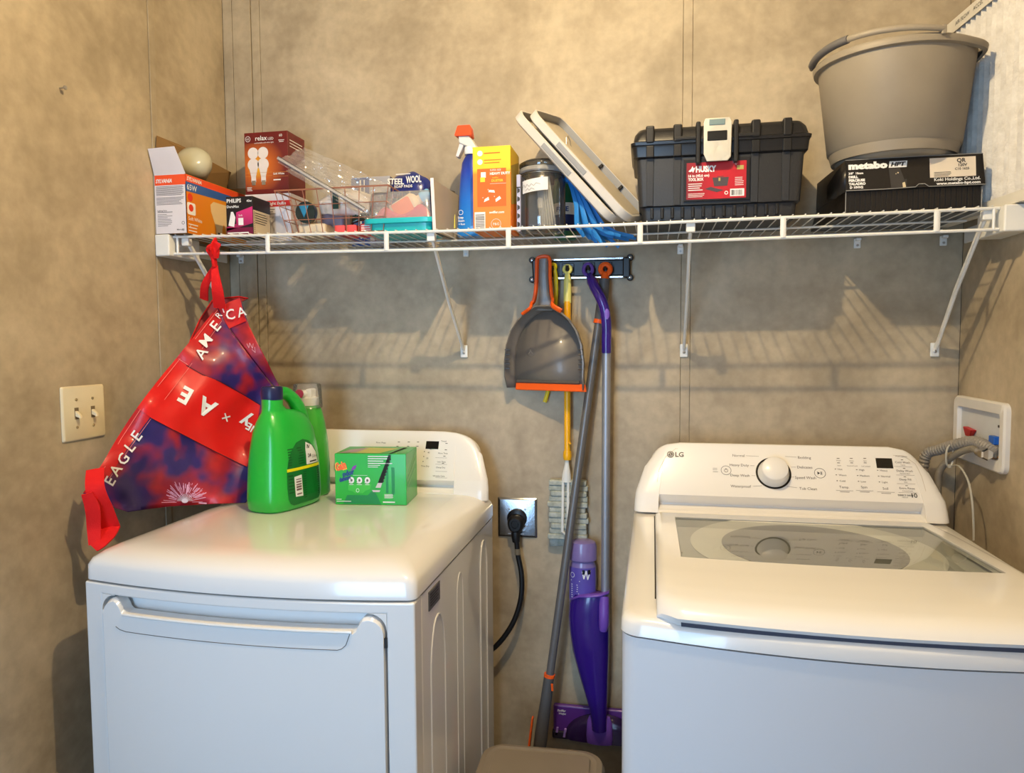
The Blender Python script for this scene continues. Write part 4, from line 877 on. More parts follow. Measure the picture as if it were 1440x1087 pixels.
M().loft([sect(.192, -.115, .108, hs+.001), sect(.193, -.116, .109, hs+.007), sect(.187, -.112, .106, hs+.010), sect(.184, -.108, .103, ht-.014, .02), sect(.176, -.098, .094, ht-.002, .02), sect(.160, -.085, .085, ht)]).build('lid', TB2, t, local=True, smooth=40)
FF = lambda a, b, h: V((a, -.104-h, b))
for x in (-.150, -.090, .076, .141):
    M().add([], []).box(x-.0095, x+.0095, -.1185, -.09, hs+.004, ht+.0005).build('lid_strap', TB2, t, local=True, bevel=.004, seg=3); 
    M().box(x-.0085, x+.0085, -.116, -.10, hr, hs-.001).build('rim_strap', TB2, t, local=True, bevel=.002)
    M().hexa([(x-.0075, -.1025, .038), (x+.0075, -.1025, .038), (x+.0075, -.09, .038), (x-.0075, -.09, .038)], [(x-.0085, -.1065, hr), (x+.0085, -.1065, hr), (x+.0085, -.09, hr), (x-.0085, -.09, hr)]).build('body_rib', TB, t, local=True, bevel=.001)
for x in (-.046, .034): M().box(x-.005, x+.005, -.1225, -.10, hr-.020, ht+.002).build('latch_guard', TB2, t, local=True, bevel=.003)
for x0, x1 in ((-.098, -.046), (.034, .085)): M().box(x0, x1, -.119, -.10, hs+.006, hs+.016).build('guard_bar', TB2, t, local=True, bevel=.003)
for k in range(13):
    x = -.145+k*.0225
    M().box(x-.0035, x+.0035, -.098, -.088, .010, .034).build('base_rib', TB2, t, local=True, bevel=.002)
lt = M().loft([[V((a, -.124, b)) for a, b in ((-.035, hr+.048-.05), (-.028, hr-.018), (.016, hr-.018), (.023, hr-.01), (.0245, ht-.004), (.020, ht+.006), (-.032, ht+.006), (-.0355, ht-.004))], [V((a, -.127, b)) for a, b in ((-.035, hr+.048-.05), (-.028, hr-.018), (.016, hr-.018), (.023, hr-.01), (.0245, ht-.004), (.020, ht+.006), (-.032, ht+.006), (-.0355, ht-.004))]]).build('latch', G_, t, local=True, bevel=.0015)
M().box(-.0275, .0145, -.1285, -.126, hs-.001, hs+.020).build('latch_inset', BLACK, lt, local=True, bevel=.002); lt.children[0].location = (0, 0, 0)
M().box(-.024, .010, -.1285, -.126, ht-.010, ht+.003).build('latch_lip', mat('latch_blue', (150, 176, 184), .3, metal=.8), lt, local=True, bevel=.002)
FL = FR((-.070, -.1078, .048), (1, 0, 0), (0, -.0045, .105))
M().hexa([(-.076, -.1050, .044), (.066, -.1050, .044), (.066, -.10, .044), (-.076, -.10, .044)], [(-.076, -.1080, .136), (.066, -.1080, .136), (.066, -.10, .136), (-.076, -.10, .136)]).build('label_frame', TB2, t, local=True, bevel=.001)
FL = FR((-.070, -.1056, .048), (1, 0, 0), (0, -.003, .092))
deco(t, ramp_mat('label_red', [(0, (122, 22, 34)), (.5, (190, 26, 40)), (1, (170, 30, 44))], 'X', -.08, .08, .35, .4), [('r', 0, 0, .128, .080)], FL, 1, 'red_label', True)
dog = [(.004, .062), (.010, .067), (.013, .073), (.015, .068), (.019, .070), (.017, .064), (.014, .058), (.012, .062), (.008, .060)]
deco(t, WPRINT, [('t', 'HUSKY', .020, .0595, .0125, {'bold': .055, 'w': .044}), ('p', dog), ('t', '16 in (40.6 cm)', .004, .049, .0055, {'bold': .03}), ('t', 'TOOL BOX', .004, .0405, .0065, {'bold': .04, 'w': .033}), ('r', .094, .004, .124, .020)]+lines(.004, .036, .018, .036, 4, .35)+lines(.004, .044, .004, .014, 3, .3)+lines(.104, .124, .026, .046, 5, .3)+[('t', '16"', .104, .0715, .003), ('o', .086, .012, .004, .0016)], FL, 2, 'lettering', True)
deco(t, mat('picture_grey', (74, 66, 70), .4), [('p', [(.056, .046), (.091, .046), (.088, .027), (.060, .027)]), ('p', [(.040, .022), (.052, .026), (.080, .018), (.066, .014)]), ('r', .066, .047, .080, .0485)], FL, 2, 'toolbox_picture', True)
deco(t, mat('picture_gold', (178, 164, 96), .4), [('r', .108, .061, .122, .070), ('r', .069, .038, .073, .045)], FL, 3, 'gold_marks', True)
deco(t, INK, bars(.097, .122, .006, .0175, 10), FL, 3, 'barcode', True)

# drill carton
z = dk(.86)
t = thing('drill_carton', 'black cardboard drill carton under the grey bucket', 'box', (.86, -.14, z))
BC = mat('carton_jet', (20, 19, 21), .38, coat=.2, bump=(30, .4)); zl = z+.052
M().hexa([(.727, -.243, z), (.992, -.243, z), (.990, -.022, z), (.700, -.022, z)], [(.727, -.243, zl+.01), (.992, -.243, zl+.01), (.990, -.022, zl+.01), (.716, -.022, zl+.01)]).build('lower_tray', BC, t, bevel=.001)
for k in range(24): M().box(.735+k*.0105, .7385+k*.0105, -.2450, -.243, z+.002, zl-.001).build('corrugation', BC, t, smooth=0)
M().hexa([(.7245, -.252, zl), (.9965, -.2535, zl+.001), (.994, -.020, zl), (.712, -.020, zl)], [(.7225, -.248, zl+.0665), (.991, -.250, zl+.0665), (.990, -.018, zl+.0665), (.714, -.018, zl+.0665)]).build('carton_lid', BC, t, bevel=.0015)
t_ = t
M().add([V(p) for p in ((.7238, -.250, zl+.062), (.708, -.235, zl+.045), (.6975, -.20, zl+.022), (.7005, -.19, zl-.004), (.712, -.215, zl-.008), (.7245, -.2515, zl))], [(0, 1, 2, 3, 4, 5)]).build('torn_flap', BC, t, solid=.002)
for x in (.7265, .9935): M().tube([(x, -.2438, z+.001), (x-.0003, -.245, zl)], .0009, 5).build('worn_edge', mat('worn_grey', (150, 150, 148), .7), t)
M().tube([(.7245, -.2524, zl+.0005), (.80, -.2532, zl+.0005), (.862, -.2536, zl+.002), (.868, -.2538, zl+.008), (.880, -.2538, zl+.008), (.888, -.2538, zl+.002), (.9965, -.2540, zl+.0015)], .0009, 5).build('worn_edge', MATS['worn_grey'], t)
M().tube([(.7230, -.2486, zl+.066), (.86, -.2492, zl+.067), (.991, -.2505, zl+.066)], .0007, 5).build('worn_edge', MATS['worn_grey'], t)
FD = FR((.7245, -.2527, zl), (.272, -.0015, 0), (-.002, .004, .0665))
deco(t, WPRINT, [('t', 'metabo', .006, .0465, .0135, {'bold': .07, 'w': .078}), ('p', [(.086, .0455), (.121, .0455), (.123, .0590), (.088, .0590)]), ('t', '3/8"  10mm', .006, .035, .0045, {'bold': .04}), ('t', 'DRILL', .006, .027, .0052, {'bold': .06}), ('t', 'PERCEUSE', .006, .0195, .0052, {'bold': .06}), ('t', 'TALADRO', .006, .012, .0052, {'bold': .06}), ('t', 'D 10VH2', .008, .0045, .005, {'bold': .05}), ('t', 'Koki Holdings Co.,Ltd.', .262, .0125, .0065, {'bold': .02, 'al': 'r', 'w': .088}), ('t', 'www.metabo-hpt.com', .262, .0045, .0055, {'bold': .04, 'al': 'r', 'w': .084})], FD, 1, 'lettering')
deco(t, INK, [('t', 'HPT', .090, .0485, .0085, {'bold': .05, 'sh': .25, 'w': .030})], FD, 2, 'lettering')
deco(t, mat('label_cream', (222, 210, 192), .6), [('r', .166, .020, .254, .061)], FD, 1, 'paper_label')
deco(t, INK, [('t', 'QR', .218, .050, .0085, {'bold': .03}), ('t', '120V', .221, .0415, .006, {'bold': .03}), ('t', 'C10 1625', .214, .034, .005, {'bold': .02})]+lines(.174, .21, .021, .032, 4, .35), FD, 2, 'label_print')
deco(t, mat('picture_drill', (58, 56, 56), .4), [('p', [(.086, .044), (.108, .044), (.122, .003), (.090, .003)]), ('p', [(.118, .02), (.121, .02), (.121, .003), (.112, .004)])], FD, 1, 'drill_picture')
deco(t, mat('worn_card', (210, 196, 160), .7), [('c', .104, .034, .0015), ('c', .100, .032, .001), ('p', [(.112, .012), (.117, .014), (.119, .003), (.113, .002)])], FD, 2, 'scuffs')

# bucket on the drill carton
zb2 = zl+.0675
t = thing('bucket', 'large taupe plastic bucket standing on the black drill carton', 'bucket', (.845, -.165, zb2))
BK = mat('bucket_taupe', (146, 137, 122), .5, bump=(120, .1)); BK2 = mat('bucket_grip', (104, 102, 102), .5)
bc = (.839, -.172, zb2); r0, r1, hgt = .132, .158, .222
M().lathe([(r0-.020, 0), (r0-.016, .003), (r0-.003, .027), (r0+.003, .031), (r1, hgt), (r1-.003, hgt), (r0+.0, .03), (r0-.006, .008), (.002, .006)], bc, 72, sy=.90).build('bucket_body', BK, t, smooth=50)
def rimr(a, base):      # pouring lip pulled out at the right
    d = (a+.50+math.pi) % (2*math.pi)-math.pi; return base+.010*math.exp(-(d/.22)**2)
def rp(a, rr_, zz): return V((bc[0]+rimr(a, rr_)*math.cos(a), bc[1]+rimr(a, rr_)*.90*math.sin(a), zz))
N = 72; A_ = [2*math.pi*i/N for i in range(N)]
M().loft([[rp(a, r1-.001, zb2+hgt-.012) for a in A_], [rp(a, r1+.008, zb2+hgt-.010) for a in A_], [rp(a, r1+.010, zb2+hgt) for a in A_], [rp(a, r1+.006, zb2+hgt+.005) for a in A_], [rp(a, r1-.002, zb2+hgt+.004) for a in A_], [rp(a, r1-.002, zb2+hgt-.006) for a in A_]], cap=False).build('rim', BK, t, smooth=50)
hp = [V((bc[0]+(r1+.013)*math.cos(a), bc[1]+(r1+.013)*.90*math.sin(a), zb2+hgt+.010+.010*math.sin(math.pi*k/24))) for k, a in enumerate([math.radians(172+ (285-172)*i/24) for i in range(25)])]
M().tube(hp, .0052, 10, flat=1.3).build('handle', BK, t)
M().tube(hp[1:12], .0085, 12).build('handle_grip', BK2, t)['label'] = 'dark grey grip sleeve'
M().box(hp[-1].x-.004, hp[-1].x+.006, hp[-1].y-.004, hp[-1].y+.012, zb2+hgt-.002, zb2+hgt+.018).build('handle_clip', BK, t, bevel=.003)

# air filter leaning in the right-hand corner
z = dk(1.0)
t = thing('air_filter', 'white pleated air filter leaning against the right wall at the shelf end', 'filter', (1.03, -.2, z))
FB0 = V((1.0125, -.012, z)); FU = (V((1.049, -.37, z))-FB0); FLn = FU.length; FU.normalize(); FZ = V((0, 0, 1)); FN = V((FU.y, -FU.x, 0)); FN = -FN if FN.x > 0 else FN
fh = .470
def fp(a, b, h): return FB0+FU*a+FZ*b+FN*h
def slab(a0, a1, b0, b1, h0, h1): return M().hexa([fp(a0, b0, h0), fp(a1, b0, h0), fp(a1, b0, h1), fp(a0, b0, h1)], [fp(a0, b1, h0), fp(a1, b1, h0), fp(a1, b1, h1), fp(a0, b1, h1)])
FM = mat('filter_frame', (220, 216, 206), .7)
slab(0, FLn, 0, .006, -.004, .021).build('frame_bottom', FM, t); slab(0, FLn, fh-.006, fh, -.004, .021).build('frame_top', FM, t)
slab(-.002, .004, 0, fh, -.004, .021).build('frame_end', FM, t); slab(FLn-.004, FLn+.002, 0, fh, -.004, .021).build('frame_end', FM, t)
slab(0, FLn, fh-.030, fh-.001, .0195, .0215).build('frame_face', FM, t); slab(0, .024, 0, fh-.03, .0195, .0215).build('frame_face', FM, t); slab(0, FLn, 0, .022, .0195, .0215).build('frame_face', FM, t)
PM = noise_mat('pleat_media', [(.3, (206, 200, 190)), (.7, (232, 228, 220))], 40, .85, bump=(200, .5))
npl = 16; vs = []
for i in range(npl*2+1):
    a = .022+(FLn-.03)*i/(npl*2); h = .0185 if i % 2 else -.003
    wob = .0025*math.sin(i*1.7)
    for j in range(9): b = .004+(fh-.010)*j/8; vs.append(fp(a+wob*math.sin(j*.8)+.008*max(0, 1-b/.08)*0, b, h))
M().add(vs, [(i*9+j, (i+1)*9+j, (i+1)*9+j+1, i*9+j+1) for i in range(npl*2) for j in range(8)]).build('pleated_media', PM, t, smooth=0, fix=False)
def ff(a, b, h): return fp(a, b, .0216+h)
deco(t, INK, [('t', 'AIR FLOW', .055, fh-.019, .009, {'w': .06}), ('t', 'ACCEL', .13, fh-.019, .009), ('r', .004, fh-.052, .020, fh-.050), ('r', .004, fh-.046, .012, fh-.036), ('c', .017, fh-.041, .003)], ff, 1, 'lettering')
# ---------------------------------------------------------------- on the walls
# double light switch on the left wall
t = thing('light_switch', 'almond double toggle light switch plate on the left wall', 'switch', (XL, -.578, 1.236))
IV = mat('almond_plate', (226, 212, 178), .35, coat=.2)
g = M(); yc, zc = -.578, 1.2365
g.loft([[V((XL+h, a, b)) for a, b in rrect(yc-w_, yc+w_, zc-v_, zc+v_, .004, 3)] for w_, v_, h in ((.060, .0595, .0005), (.060, .0595, .002), (.0575, .057, .0055), (.0565, .056, .006))]); g.build('switch_plate', IV, t, bevel=.0008)
for s_ in (-.023, .023):
    M().box(XL+.005, XL+.0066, yc+s_-.0055, yc+s_+.0055, zc-.0125, zc+.0125).build('toggle_slot', mat('slot_brown', (120, 104, 80), .6), t, smooth=0)
    M().hexa([(XL+.006, yc+s_-.0045, zc-.006), (XL+.006, yc+s_+.0045, zc-.006), (XL+.006, yc+s_+.0045, zc+.006), (XL+.006, yc+s_-.0045, zc+.006)], [(XL+.019, yc+s_-.0035, zc-.011), (XL+.019, yc+s_+.0035, zc-.011), (XL+.017, yc+s_+.0035, zc-.004), (XL+.017, yc+s_-.0035, zc-.004)]).build('toggle', IV, t, bevel=.0012)
    for dz in (-.030, .030): M().lathe([(.0032, 0), (.0032, .0012), (.001, .002)], (XL+.006, yc+s_, zc+dz), 12, 'X').build('plate_screw', mat('screw_tan', (176, 158, 120), .4, metal=.5), t)

# dryer outlet, plug and cord
t = thing('dryer_outlet', 'square stainless steel outlet plate low on the back wall', 'outlet', (-.05, 0, .9))
g = M(); g.loft([[V((a, -h, b)) for a, b in rrect(-.050-w_, -.050+w_, .898-w_, .898+w_, .0015, 2)] for w_, h in ((.0555, .0), (.0555, .002), (.0505, .0065), (.049, .007))]); g.build('steel_plate', mat('brushed_plate', (176, 180, 186), .25, metal=1, bump=(200, .1)), t, bevel=.0006)
for a, b in ((-.073, .922), (-.027, .922), (-.073, .874), (-.027, .874)): M().lathe([(.003, 0), (.003, .001), (.0012, .002)], (a, -.007, b), 12, 'Y').build('plate_screw', CHROME, t)
M().lathe([(.0275, 0), (.0275, .007), (.025, .009), (.002, .009)], (-.050, -.0065, .897), 40, 'Y').build('receptacle', BLACK, t)
t = thing('power_cable', 'thick black dryer power cord plugged into the steel outlet', 'cord', (-.05, -.04, .86))
RUB = mat('rubber_black', (18, 19, 22), .4)
M().loft([[V((-.050+w_*math.cos(a), -.016-h, .889+(w_*.95 if math.sin(a) > 0 else w_*1.3)*math.sin(a))) for a in [2*math.pi*i/28 for i in range(28)]] for w_, h in ((.0235, 0), (.0235, .012), (.021, .022), (.016, .027), (.010, .027), (.009, .024))]).build('plug', RUB, t, smooth=35)
M().lathe([(.009, 0), (.009, .003), (.002, .003)], (-.050, -.0395, .887), 24, 'Y').build('plug_recess', BLACK, t)
M().tube([(-.050, -.032, .864), (-.049, -.034, .852), (-.048, -.034, .838)], [.0125, .0125, .0105], 14).build('strain_relief', RUB, t)
M().box(-.0725, -.0275, -.029, -.024, .857, .8595).build('cord_clamp', STEEL, t, bevel=.0008)
def spline(P, n=40):
    P = [V(p) for p in P]; out = []; m_ = len(P)-1
    for i in range(m_):
        p0, p1, p2, p3 = P[max(i-1, 0)], P[i], P[i+1], P[min(i+2, m_)]
        k = max(2, n//m_)
        for j in range(k):
            s_ = j/k; out.append(.5*((2*p1)+(p2-p0)*s_+(2*p0-5*p1+4*p2-p3)*s_*s_+(3*p1-p0-3*p2+p3)*s_**3))
    out.append(P[-1]); return out
M().tube(spline([(-.047, -.034, .842), (-.043, -.034, .80), (-.033, -.036, .745), (-.035, -.04, .68), (-.058, -.045, .61), (-.105, -.05, .545), (-.17, -.055, .50), (-.24, -.06, .44)]), .0072, 12).build('cable', RUB, t)
M().lathe([(.0082, 0), (.0082, .016)], (-.0445, -.034, .803), 14).build('cable_tag', mat('tag_grey', (120, 112, 96), .4), t)

# tool rail
t = thing('tool_rail', 'black wall rail with two aluminium strips and hooks under the shelf', 'rack', (.127, 0, 1.578))
M().box(.004, .250, -.014, 0, 1.560, 1.600).build('rail_body', BLACK, t, bevel=.002)
ALU = mat('aluminium', (206, 210, 216), .25, metal=1)
M().box(.008, .246, -.022, -.010, 1.600, 1.607).build('rail_strip', ALU, t, bevel=.002); M().box(.008, .246, -.022, -.010, 1.5515, 1.5585).build('rail_strip', ALU, t, bevel=.002)
for x, s_ in ((-.002, 1), (.256, -1)):
    e = M().hexa([(x-.004*s_*-1-.002, -.024, 1.552), (x+.018*s_, -.024, 1.552), (x+.018*s_, 0, 1.552), (x-.002, 0, 1.552)] if s_ > 0 else [(x-.018, -.024, 1.552), (x+.002, -.024, 1.552), (x+.002, 0, 1.552), (x-.018, 0, 1.552)],
                 [(x-.002, -.024, 1.606), (x+.018, -.024, 1.606), (x+.018, 0, 1.606), (x-.002, 0, 1.606)] if s_ > 0 else [(x-.018, -.024, 1.606), (x+.002, -.024, 1.606), (x+.002, 0, 1.606), (x-.018, 0, 1.606)]).build('end_cap', BLACK, t, bevel=.004, seg=3)
    for z in (1.553, 1.605):
        M().lathe([(.0085, 0), (.0085, .016), (.0065, .018), (.0035, .018)], (x-.001*s_, -.004, z), 20, 'Y').build('screw_boss', BLACK, e); M().lathe([(.004, 0), (.004, .002), (.001, .003)], (x-.001*s_, -.021, z), 10, 'Y').build('screw', CHROME, e)
HX = (.054, .094, .149, .194)
for x in HX:
    M().tube([(x, -.012, 1.588), (x, -.030, 1.583), (x, -.037, 1.576), (x, -.040, 1.586)], .0042, 8).build('hook', BLACK, t)
    M().box(x-.016, x+.016, -.0165, -.012, 1.563, 1.595).build('hook_plate', mat('hook_black', (30, 28, 34), .3), t, bevel=.002)
def ringy(c, r, rr_, m_, t_, nm='hanging_ring', fy=1):
    M().tube([(c[0]+r*math.cos(a), c[1], c[2]+r*fy*math.sin(a)) for a in [2*math.pi*i/28 for i in range(28)]], rr_, 8, close=True, up=(0, 1, 0)).build(nm, m_, t_)

# yellow strap hanging behind the dustpan
t = thing('yellow_strap', 'narrow yellow strap handle hanging behind the dustpan', 'strap', (.05, -.03, 1.59))
YL = mat('strap_yellow', (232, 204, 24), .4)
M().tube(spline([(.051, -.033, 1.594), (.060, -.030, 1.575), (.063, -.026, 1.53), (.058, -.020, 1.45), (.050, -.015, 1.32), (.040, -.015, 1.26), (.030, -.020, 1.222)]), .0052, 8, flat=.4, up=(0, 1, 0)).build('strap_band', YL, t)
ringy((.055, -.026, 1.585), .008, .0035, YL, t)
# yellow duster
t = thing('flat_duster', 'long yellow duster with a white head and grey pleated cloth hung behind the dustpan', 'duster', (.094, -.03, 1.58))
PY = mat('pale_yellow', (228, 218, 120), .35); YE = mat('deep_yellow', (246, 178, 12), .35, coat=.3)
ringy((.094, -.032, 1.577), .0095, .0042, PY, t)
M().tube([(.094, -.032, 1.566), (.094, -.032, 1.55), (.094, -.032, 1.515), (.0938, -.032, 1.488)], [.006, .0095, .0105, .0105], 14, flat=.7, up=(0, 1, 0)).build('pale_grip', PY, t)
M().tube([(.0938, -.031, 1.492), (.093, -.030, 1.30), (.093, -.030, 1.12), (.093, -.030, 1.085)], [.0095, .0088, .0088, .0088], 14).build('yellow_tube', YE, t)
M().tube([(.093, -.030, 1.092), (.093, -.030, 1.078), (.093, -.030, 1.068)], [.0105, .012, .010], 14).build('yellow_joint', YE, t)
M().tube([(.098, -.040, 1.117), (.103, -.041, 1.112)], .003, 6).build('release_button', YE, t)
M().tube([(.092, -.031, 1.070), (.092, -.033, 1.055), (.091, -.034, 1.03), (.0905, -.034, 1.008)], [.0045, .006, .011, .013], 12, flat=.5, up=(0, 1, 0)).build('white_neck', mat('neck_white', (222, 220, 212), .35), t)
for dx in (-.008, .006): M().tube([(.090+dx, -.036, 1.012), (.089+dx, -.037, .93), (.088+dx, -.037, .872)], .0038, 8, flat=.6, up=(0, 1, 0)).build('white_prong', MATS['neck_white'], t)
M().tube([(.082, -.037, .872), (.088, -.037, .866), (.094, -.037, .872)], .0038, 8).build('white_prong', MATS['neck_white'], t)
PADM = noise_mat('duster_cloth', [(.35, (150, 156, 146)), (.65, (186, 190, 182))], 60, .9, bump=(150, .6))
for k in range(11):
    z = 1.012-k*.0148; w_ = .052+.003*math.sin(k*2.1)
    M().box(.094-w_+.002*math.sin(k), .094+w_-.002*math.cos(k*1.3), -.032+.003*(k % 2), -.008, z-.0155, z).build('cloth_pleat', PADM, t, bevel=.004, seg=2)
M().grid(lambda a, b: V((.042+.106*a, -.013-.004*math.sin(a*7), .856-.032*b+.004*math.sin(a*5))), 12, 3).build('cloth_fringe', PADM, t, solid=.003)

# dustpan
t = thing('dustpan', 'grey dustpan with orange handle trim and orange lip hanging from the rail', 'dustpan', (.036, -.052, 1.60), rz=0)
DG = mat('dustpan_grey', (112, 106, 100), .4, coat=.15); OR = mat('trim_orange', (238, 92, 22), .38)
# pan plane: left edge near the wall, right edge swung out
YA = math.radians(20)
PO = V((.045, -.060, 1.262)); PU = V((math.cos(YA), -math.sin(YA), 0)); PW = V((0, .03, 1)).normalized(); PN = PU.cross(PW)
def pp(a, b, h): return PO+PU*a+PW*b+PN*h
oc = []      # arch outline from lower left over the top to lower right
half = [(.114, 0), (.117, .03), (.118, .07), (.112, .115), (.098, .152), (.076, .182), (.048, .204), (.022, .218)]
outl = [(-a, b) for a, b in half]+[(a, b) for a, b in reversed(half)]
inn = [(a*.88, b*.93+.004 if b > .02 else b) for a, b in outl]
g = M(); n = len(outl)
rings = [[pp(a, b, -.004) for a, b in inn], [pp(a*.9, b*.95+.003, -.002) for a, b in outl], [pp(a, b, .030 if b > .02 else .022) for a, b in outl], [pp(a*.975, b*.985, .031 if b > .02 else .022) for a, b in outl], [pp(a*.90, b*.94+.003 if b > .02 else b, .004) for a, b in outl], [pp(a*.86, b*.915+.003 if b > .02 else b, 0) for a, b in outl]]
g.loft(rings, cap=False, close=False)
g.add([pp(a, b, -.004) for a, b in inn], [tuple(range(n))]); g.add([pp(a*.86, b*.915+.003 if b > .02 else b, 0) for a, b in outl], [tuple(range(n))])
g.build('pan', DG, t, smooth=50, solid=.0012)
M().hexa([pp(-.094, .010, -.002), pp(.094, .010, -.002), pp(.094, .014, -.005), pp(-.094, .014, -.005)], [pp(-.094, .016, .006), pp(.094, .016, .006), pp(.094, .022, .002), pp(-.094, .022, .002)]).build('floor_step', mat('pan_dark', (82, 78, 76), .4), t)
M().hexa([pp(-.098, -.006, -.004), pp(.112, -.006, -.004), pp(.108, .014, -.006), pp(-.098, .014, -.006)], [pp(-.098, -.006, .006), pp(.114, -.006, .006), pp(.104, .014, .003), pp(-.098, .014, .003)]).build('rubber_lip', OR, t, bevel=.003, seg=3)
hy = -.058
def hh(x, z, y=hy): return (x, y, z)
M().loft([[V((cx+a, -.052+b, z)) for a, b in rrect(-w_, w_, -d_, d_, min(w_, d_)*.8, 4)] for cx, w_, d_, z in ((.044, .034, .010, 1.468), (.040, .020, .010, 1.484), (.036, .0155, .010, 1.51), (.034, .0145, .010, 1.56), (.034, .0135, .009, 1.604))]).build('handle', DG, t, smooth=50)
lp = spline([pp(-.060, .197, .031), pp(-.036, .212, .031), (.002, -.060, 1.486), (.008, -.057, 1.494), (.0135, -.060, 1.52), (.0165, -.060, 1.56), (.0175, -.060, 1.598), (.024, -.060, 1.607), (.044, -.060, 1.608), (.051, -.060, 1.598), (.0515, -.060, 1.56), (.054, -.060, 1.52), (.058, -.061, 1.494), pp(.030, .216, .031), pp(.056, .201, .031)], 60)
M().tube(lp, .0048, 8, flat=1.5, up=(0, 1, 0)).build('orange_trim', OR, t)
for sg in (-1, 1):
    for k in range(5):
        z = .052+k*.0125; M().tube([pp(sg*.1155, z, .0305), pp(sg*.102, z, .026)], .0018, 6).build('grip_ridge', MATS['pan_dark'], t)
rl = [pp(.012*math.cos(a)-.052, .096+.012*math.sin(a), .0008) for a in [2*math.pi*i/24 for i in range(24)]]
M().tube(rl, .0008, 5, close=True).build('moulded_mark', DG, t)
deco(t, mat('pan_light', (140, 134, 126), .4), [('l', [(-.058, .092), (-.052, .100), (-.046, .092)], .002), ('p', [(-.056, .099), (-.050, .099), (-.053, .104)])], pp, 1, 'moulded_logo', h=.001)

# grey broom, hung upside in front of the rail
t = thing('broom', 'grey pole broom with an orange hanging ring leaning down to the bin', 'broom', (.194, -.045, 1.57))
GP = mat('pole_grey', (108, 106, 106), .35, metal=.3); GD = mat('sleeve_grey', (84, 82, 82), .5)
ringy((.194, -.038, 1.574), .0125, .0068, OR, t)
M().tube([(.193, -.040, 1.565), (.1925, -.042, 1.545)], [.008, .0115], 12).build('orange_socket', OR, t)
M().tube([(.1925, -.042, 1.548), (.188, -.045, 1.50), (.179, -.050, 1.436)], [.0135, .0145, .0135], 16).build('upper_sleeve', GD, t)
M().tube([(.1795, -.050, 1.442), (.1775, -.051, 1.432)], .0142, 16).build('orange_band', OR, t)
M().tube([(.178, -.051, 1.436), (.115, -.085, .96), (.055, -.115, .500)], .0108, 16).build('pole', GP, t)
M().tube([(.0555, -.1145, .512), (.0545, -.115, .504)], .0148, 16).build('orange_band', OR, t)['label'] = 'lower orange ring'
M().tube([(.0545, -.115, .508), (.046, -.119, .44), (.035, -.123, .36), (.028, -.126, .30)], [.0135, .0150, .0170, .0175], 18).build('lower_sleeve', GD, t)
M().tube([(.064, -.135, .495), (.066, -.137, .478)], .003, 8).build('release_button', OR, t)
M().hexa([(-.030, -.175, .13), (.070, -.175, .13), (.070, -.105, .13), (-.030, -.105, .13)], [(.000, -.150, .31), (.045, -.150, .31), (.045, -.115, .31), (.000, -.115, .31)]).build('broom_head', GD, t, bevel=.006)
M().hexa([(-.006, -.160, .26), (.000, -.160, .26), (.000, -.125, .26), (-.006, -.125, .26)], [(.010, -.140, .40), (.015, -.140, .40), (.015, -.125, .40), (.010, -.125, .40)]).build('orange_scraper', OR, t, bevel=.002)
rb = random.Random(4); g = M()
for k in range(90):
    x = -.028+.10*rb.random(); y = -.17+.06*rb.random(); g.tube([(x, y, .135), (x+rb.uniform(-.01, .01), y+rb.uniform(-.01, .01), .04)], .0008, 4)
bb = g.build('bristles', BLACK, t); bb['kind'] = 'stuff'
# spray mop
t = thing('spray_mop', 'purple spray mop hung from the rail with its head flat against the wall', 'mop', (.15, -.05, 1.57))
PU1 = mat('purple_deep', (48, 22, 124), .25, coat=.5); PU2 = mat('purple_mid', (112, 74, 178), .35); PU3 = mat('purple_ring', (92, 64, 150), .4)
ringy((.149, -.038, 1.574), .0115, .0050, PU3, t, fy=1.25)
M().tube(spline([(.153, -.042, 1.561), (.158, -.056, 1.548), (.169, -.070, 1.525), (.184, -.080, 1.498), (.195, -.082, 1.468), (.200, -.081, 1.43), (.200, -.080, 1.39), (.200, -.079, 1.356)], 42), [.006+.0075*min(1, i/8)-.0012*max(0, (i-16)/26) for i in range(43)], 16).build('curved_handle', PU1, t, smooth=60)
M().lathe([(.001, 0), (.0062, 0), (.0062, .002), (.001, .003)], (.202, -.0945, 1.455), 20, 'Y', sy=2.2).build('trigger_button', PU2, t)
SI = mat('pole_silver', (166, 168, 176), .42, metal=.6)
M().tube([(.200, -.079, 1.36), (.198, -.070, .98), (.197, -.062, .70)], .0108, 20).build('silver_pole', SI, t)
M().tube([(.1980, -.0685, .929), (.1980, -.0685, .924)], .0116, 20).build('pole_joint', SI, t)
for z in (.935, .958): M().lathe([(.002, 0), (.002, .002)], (.205, -.0695, z), 8, 'Y').build('pole_pin', CHROME, t)
# body: vertical loft, wide at the top, narrowing to the neck
def ms(cx, w_, d_, z, cy=-.062): return [V((cx+w_*math.cos(a), cy+d_*math.sin(a), z)) for a in [2*math.pi*i/28 for i in range(28)]]
M().loft([ms(.1585, .0455, .030, .716), ms(.155, .053, .034, .69), ms(.154, .0545, .036, .655), ms(.1555, .053, .036, .61), ms(.159, .049, .034, .56), ms(.166, .040, .031, .50), ms(.173, .032, .028, .45), ms(.178, .025, .025, .41), ms(.181, .021, .022, .375), ms(.182, .020, .020, .345)]).build('mop_body', PU1, t, smooth=60)
M().tube([(.196, -.082, .716), (.196, -.094, .69), (.196, -.098, .65), (.194, -.096, .632)], [.0125, .0135, .0135, .010], 14).build('pole_clasp', PU2, t)
M().loft([[V((x, y+dy, z)) for x, y, z in ((.106, -.075, .700), (.13, -.094, .716), (.16, -.100, .720), (.185, -.096, .722), (.208, -.085, .728))] for dy in (0, .035)], cap=False, close=False).build('body_rim', PU2, t, solid=.004)
